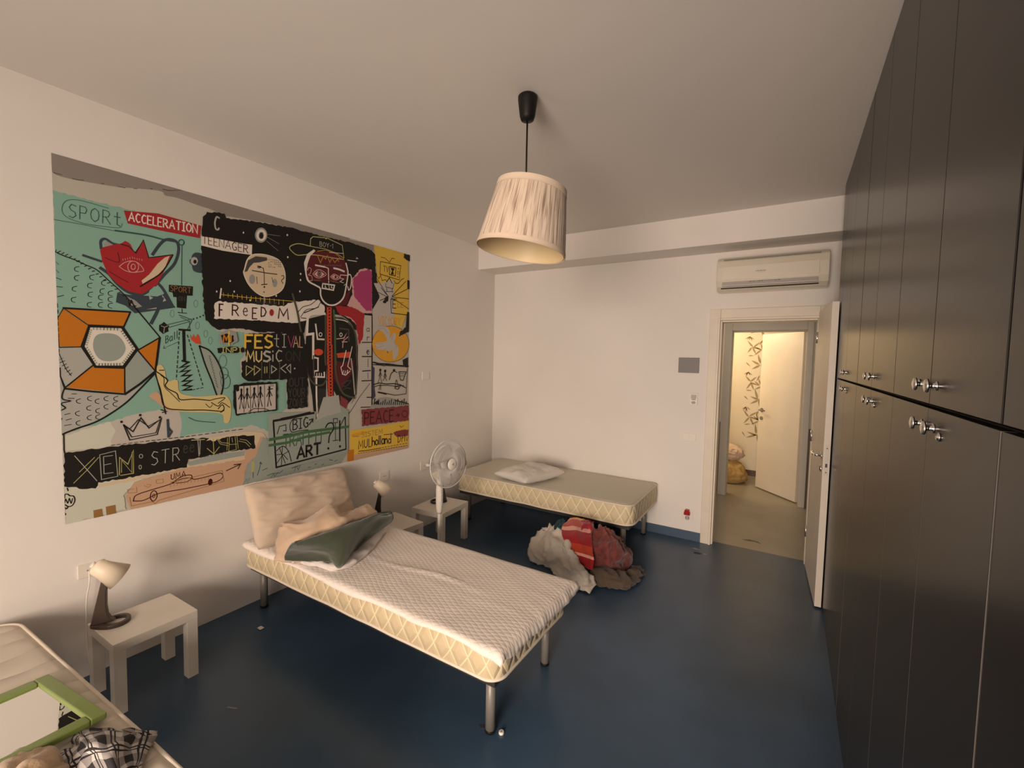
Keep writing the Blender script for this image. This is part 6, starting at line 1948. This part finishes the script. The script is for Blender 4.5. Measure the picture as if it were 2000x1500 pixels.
for poly in sh.data.polygons:
    for li in poly.loop_indices:
        vi = sh.data.loops[li].vertex_index; uv.data[li].uv = ((vi % (seg+1))/seg, (vi // (seg+1))/12)
bandm = mat('cream_band', (.70, .56, .43), .85)
for nm, (ra, za_, rb, zb) in (('top_band', (r1+.003, .002, r1+.0075, -.028)), ('bottom_band', (r2-.0015, -hs+.022, r2+.003, -hs-.002))):
    mb = MB(); mb.lathe([(ra, za_), (rb, zb), (rb-.003, zb), (ra-.003, za_)], 96, SM, 0, False, False); k = obj(nm, mb, bandm, sh); k.data.transform(pen.matrix_basis.inverted())
mb = MB(); mb.lathe([(r1-.006, -.004), (r2-.006, -hs)], 96, SM, 0, False, False); k = obj('lining', mb, mat('ivory_lining', (.72, .56, .32), .5), sh); k.data.transform(pen.matrix_basis.inverted())
mb = MB()
for i in range(3):
    a = 2*PI*i/3+.4; mb.cyl(SM @ Vector((.02*math.cos(a), .02*math.sin(a), -.055)), SM @ Vector((r1*math.cos(a), r1*math.sin(a), -.006)), .0018, seg=8)
k = obj('spider', mb, chrome, sh); k.data.transform(pen.matrix_basis.inverted())
mb = MB(); mb.lathe([(.012, .0), (.020, -.01), (.020, -.07), (.016, -.075)], 20, Matrix.Translation((lx_, ly_, 2.465))); obj('socket', mb, rubber, pen, world=True)
mb = MB(); mb.lathe([(.012, -.07), (.014, -.085), (.028, -.115), (.030, -.135), (.022, -.158), (.006, -.166)], 24, Matrix.Translation((lx_, ly_, 2.465))); obj('bulb', mb, mat('opal_bulb', (.8, .76, .68), .3), pen, world=True)

# ------------------------------------------------------------------ air conditioner
ac = thing('air_conditioner', 'white split air conditioner on the back wall above the doorway', 'air conditioner', (2.83, L, 2.43))
x0, x1 = 2.435, 3.232; yb = L; zt, zb = 2.575, 2.292
prof = [(0, zt), (-.150, zt), (-.185, zt-.03), (-.200, zt-.09), (-.198, zb+.085), (-.178, zb+.035), (-.135, zb), (0, zb)]
mb = MB(); vs = []
for x in (x0, x1): vs.append([mb.b.verts.new((x, yb+y, z)) for y, z in prof])
for i in range(len(prof)): mb.b.faces.new((vs[0][i], vs[0][(i+1) % len(prof)], vs[1][(i+1) % len(prof)], vs[1][i]))
mb.b.faces.new(vs[0]); mb.b.faces.new(vs[1][::-1]); obj('body', mb, acw, ac, bevel=.008, world=True, seg=3)
mb = MB(); mb.box(x0+.045, x1-.065, yb-.2045, yb-.198, zb+.090, zt-.085); obj('front_panel', mb, mat('glossy_white_panel', (.78, .71, .60), .08, coat=.5), ac, bevel=.002, world=True)
mb = MB()
for i, z in enumerate((zt-.022, zt-.032)): mb.box(x0+.05, x1-.06, yb-.196+.012*(1-i), yb-.17, z, z+.004)
obj('intake_grille', mb, greyp, ac, world=True)
mb = MB(); M = Matrix.Translation((0, yb-.186, zb+.060)) @ Matrix.Rotation(math.radians(-24), 4, 'X'); mb.box(x0+.045, x1-.070, -.012, .002, -.031, .031, 0, M); lv = obj('louver', mb, acg, ac, bevel=.004, world=True)
mb = MB(); mb.box(x0+.035, x1-.065, yb-.172, yb-.150, zb+.018, zb+.026); obj('air_slot', mb, gapm, ac, world=True)
mb = MB()
for i in range(7): mb.box(2.73+.011*i, 2.738+.011*i, yb-.2052, yb-.2044, 2.436, 2.436+.006+.003*(i % 2))
mb.box(2.745, 2.80, yb-.2052, yb-.2044, 2.428, 2.430); obj('badge', mb, greyp, ac, world=True)
mb = MB()
mb.box(2.68, 2.91, -.0126, -.0118, -.002, .001, 0, M)
for x in (2.69, 2.715, 2.755, 2.775, 2.87, 2.895): mb.box(x, x+.010, -.0130, -.0122, -.006, .004, 0, M)
k = obj('indicator_marks', mb, greyp, lv); k.data.transform(ac.matrix_basis.inverted())

# ------------------------------------------------------------------ far room: leaf stickers and bedding bundle
leafm = mat('olive_leaf_print', (.36, .27, .14), .7)
mb = MB()
def leaf(cx, cz, ang, ln, wd):
    pts = [(0, 0), (.3*ln, wd*.5), (.6*ln, wd*.42), (ln, 0), (.6*ln, -wd*.35), (.3*ln, -wd*.45)]
    M = Matrix.Translation((cx, 7.4995, cz)) @ Matrix.Rotation(PI/2, 4, 'X') @ Matrix.Rotation(ang, 4, 'Z'); mb.prism(pts, 0, .001, M)
rnd = random.Random(3)
for k in range(-1, 3):
    z0 = 2.07 - .52*k
    for x, dz, angs, ln in ((2.49, .0, (-1.2, -1.7, -2.1, -.6, -2.5), .08), (2.53, -.15, (.7, -.3, -2.2, -1.2, 2.3), .13), (2.47, -.28, (.1,), .09), (2.45, -.37, (-.9,), .09), (2.65, -.05, (-1.1, -2.0), .10), (2.66, -.20, (1.9, 2.6, -2.5, -1.3), .12),
                            (2.64, -.41, (1.8, 2.7, -2.7, -1.3, .3), .16), (2.82, -.08, (.4, -.8, -2.2, 2.6), .14), (2.88, -.32, (1, -1.2, 2.8), .14)):
        for a in angs: leaf(x + rnd.uniform(-.012, .012), z0+dz + rnd.uniform(-.012, .012), a + rnd.uniform(-.15, .15), ln*rnd.uniform(.8, 1.1), ln*.2)
tag(obj('leaf_decal', mb, leafm), 'vertical band of olive bamboo leaf prints on the lit far wall', 'wall decal')
def bundle(name, c, r, sz, m, label, seed, cat):
    mb = MB(); g = bmesh.ops.create_icosphere(mb.b, subdivisions=5, radius=1); off = Vector((seed, seed*2, 0))
    for v in mb.b.verts:
        d = v.co.normalized(); k = 1 + .16*noise.noise(d*2+off) + .13*(1-abs(noise.noise(d*3.3+off))*2) + .05*noise.noise(d*8+off)
        p = Vector((d.x*sz[0], d.y*sz[1], d.z*sz[2]))*r*k; v.co = Vector(c)+p
        if v.co.z < .004: v.co.z = .004
    for f in mb.b.faces: f.smooth = True
    return tag(obj(name, mb, m), label, cat)
bundle('duvet', (2.30, 6.98, .12), .2, (1.25, .9, .95), mat('mustard_duvet', (.50, .32, .12), .9), 'mustard yellow duvet bundled on the floor of the far room', 3, 'bedding')
bundle('bed_sheet', (2.24, 7.04, .40), .17, (1.5, 1.05, .70), mat('rosy_sheet', (.68, .52, .42), .9), 'pale crumpled sheet on top of the mustard duvet in the far room', 9, 'bedding')
l = bpy.data.lights.new('far_room_lamp', 'POINT'); l.energy = 36; l.color = (1, .78, .48); l.shadow_soft_size = .15; o = bpy.data.objects.new('far_room_lamp', l); C.objects.link(o); o.location = (1.75, 6.75, 2.2)
l = bpy.data.lights.new('hall_fill', 'POINT'); l.energy = 16; l.color = (1, .84, .66); l.shadow_soft_size = .2; o = bpy.data.objects.new('hall_fill', l); C.objects.link(o); o.location = (1.5, 5.3, 2.4)  # unseen fill added to brighten the hall, no fixture known there

# ------------------------------------------------------------------ small litter on the floor
mb = MB(); mb.lathe([(.011, 0), (.012, .002), (.012, .010), (.010, .012)], 20, Matrix.Translation((1.984, 1.617, 0))); mb.lathe([(.004, .012), (.004, .0125)], 10, Matrix.Translation((1.984, 1.617, 0)), 1)
tag(obj('bottle_cap', mb, [plasticw, greyp]), 'small white cap on the floor by the near foot of the middle bed', 'cap')
mb = MB(); mb.grid([[Vector((.315+.012*i+.003*noise.noise(Vector((i, j, 0))), 1.442+.009*j, .004+.006*abs(noise.noise(Vector((i*1.3, j*1.7, 4)))))) for i in range(4)] for j in range(4)])
tag(obj('paper_scrap', mb, plasticw), 'white paper scrap on the floor near the left leg of the middle bed', 'litter')
def scuff(pts, m, label, name='floor_chip'):
    mb = MB(); mb.prism(pts, 0.0002, .0016); tag(obj(name, mb, m), label, 'floor chip')
chipw = mat('bare_screed', (.30, .27, .24), .8); chipd = mat('dark_screed', (.03, .03, .03), .8)
scuff([(2.33, 4.235), (2.36, 4.25), (2.40, 4.235), (2.37, 4.222)], chipw, 'pale chipped patch of floor paint left of the door frame')
scuff([(2.36, 4.15), (2.40, 4.168), (2.43, 4.155), (2.41, 4.13), (2.37, 4.125)], chipd, 'dark chipped patch of floor paint before the doorway')
scuff([(2.43, 4.16), (2.46, 4.175), (2.475, 4.16), (2.45, 4.145)], chipw, 'pale chip next to the dark patch before the doorway')
scuff([(2.70, 4.72), (2.76, 4.76), (2.83, 4.745), (2.86, 4.70), (2.80, 4.725), (2.75, 4.71)], mat('hall_stain', (.14, .12, .09), .6), 'dark worn mark on the grey hall floor just past the doorway', 'floor_stain')
scuff([(.81, 1.034), (.86, 1.056), (.862, 1.051), (.815, 1.030)], chipw, 'thin pale scratch on the blue floor left of the middle bed', 'floor_scratch')
scuff([(1.87, 1.60), (1.895, 1.615), (1.905, 1.60), (1.888, 1.59)], chipd, 'dark chip in the floor paint against the near foot leg of the middle bed')
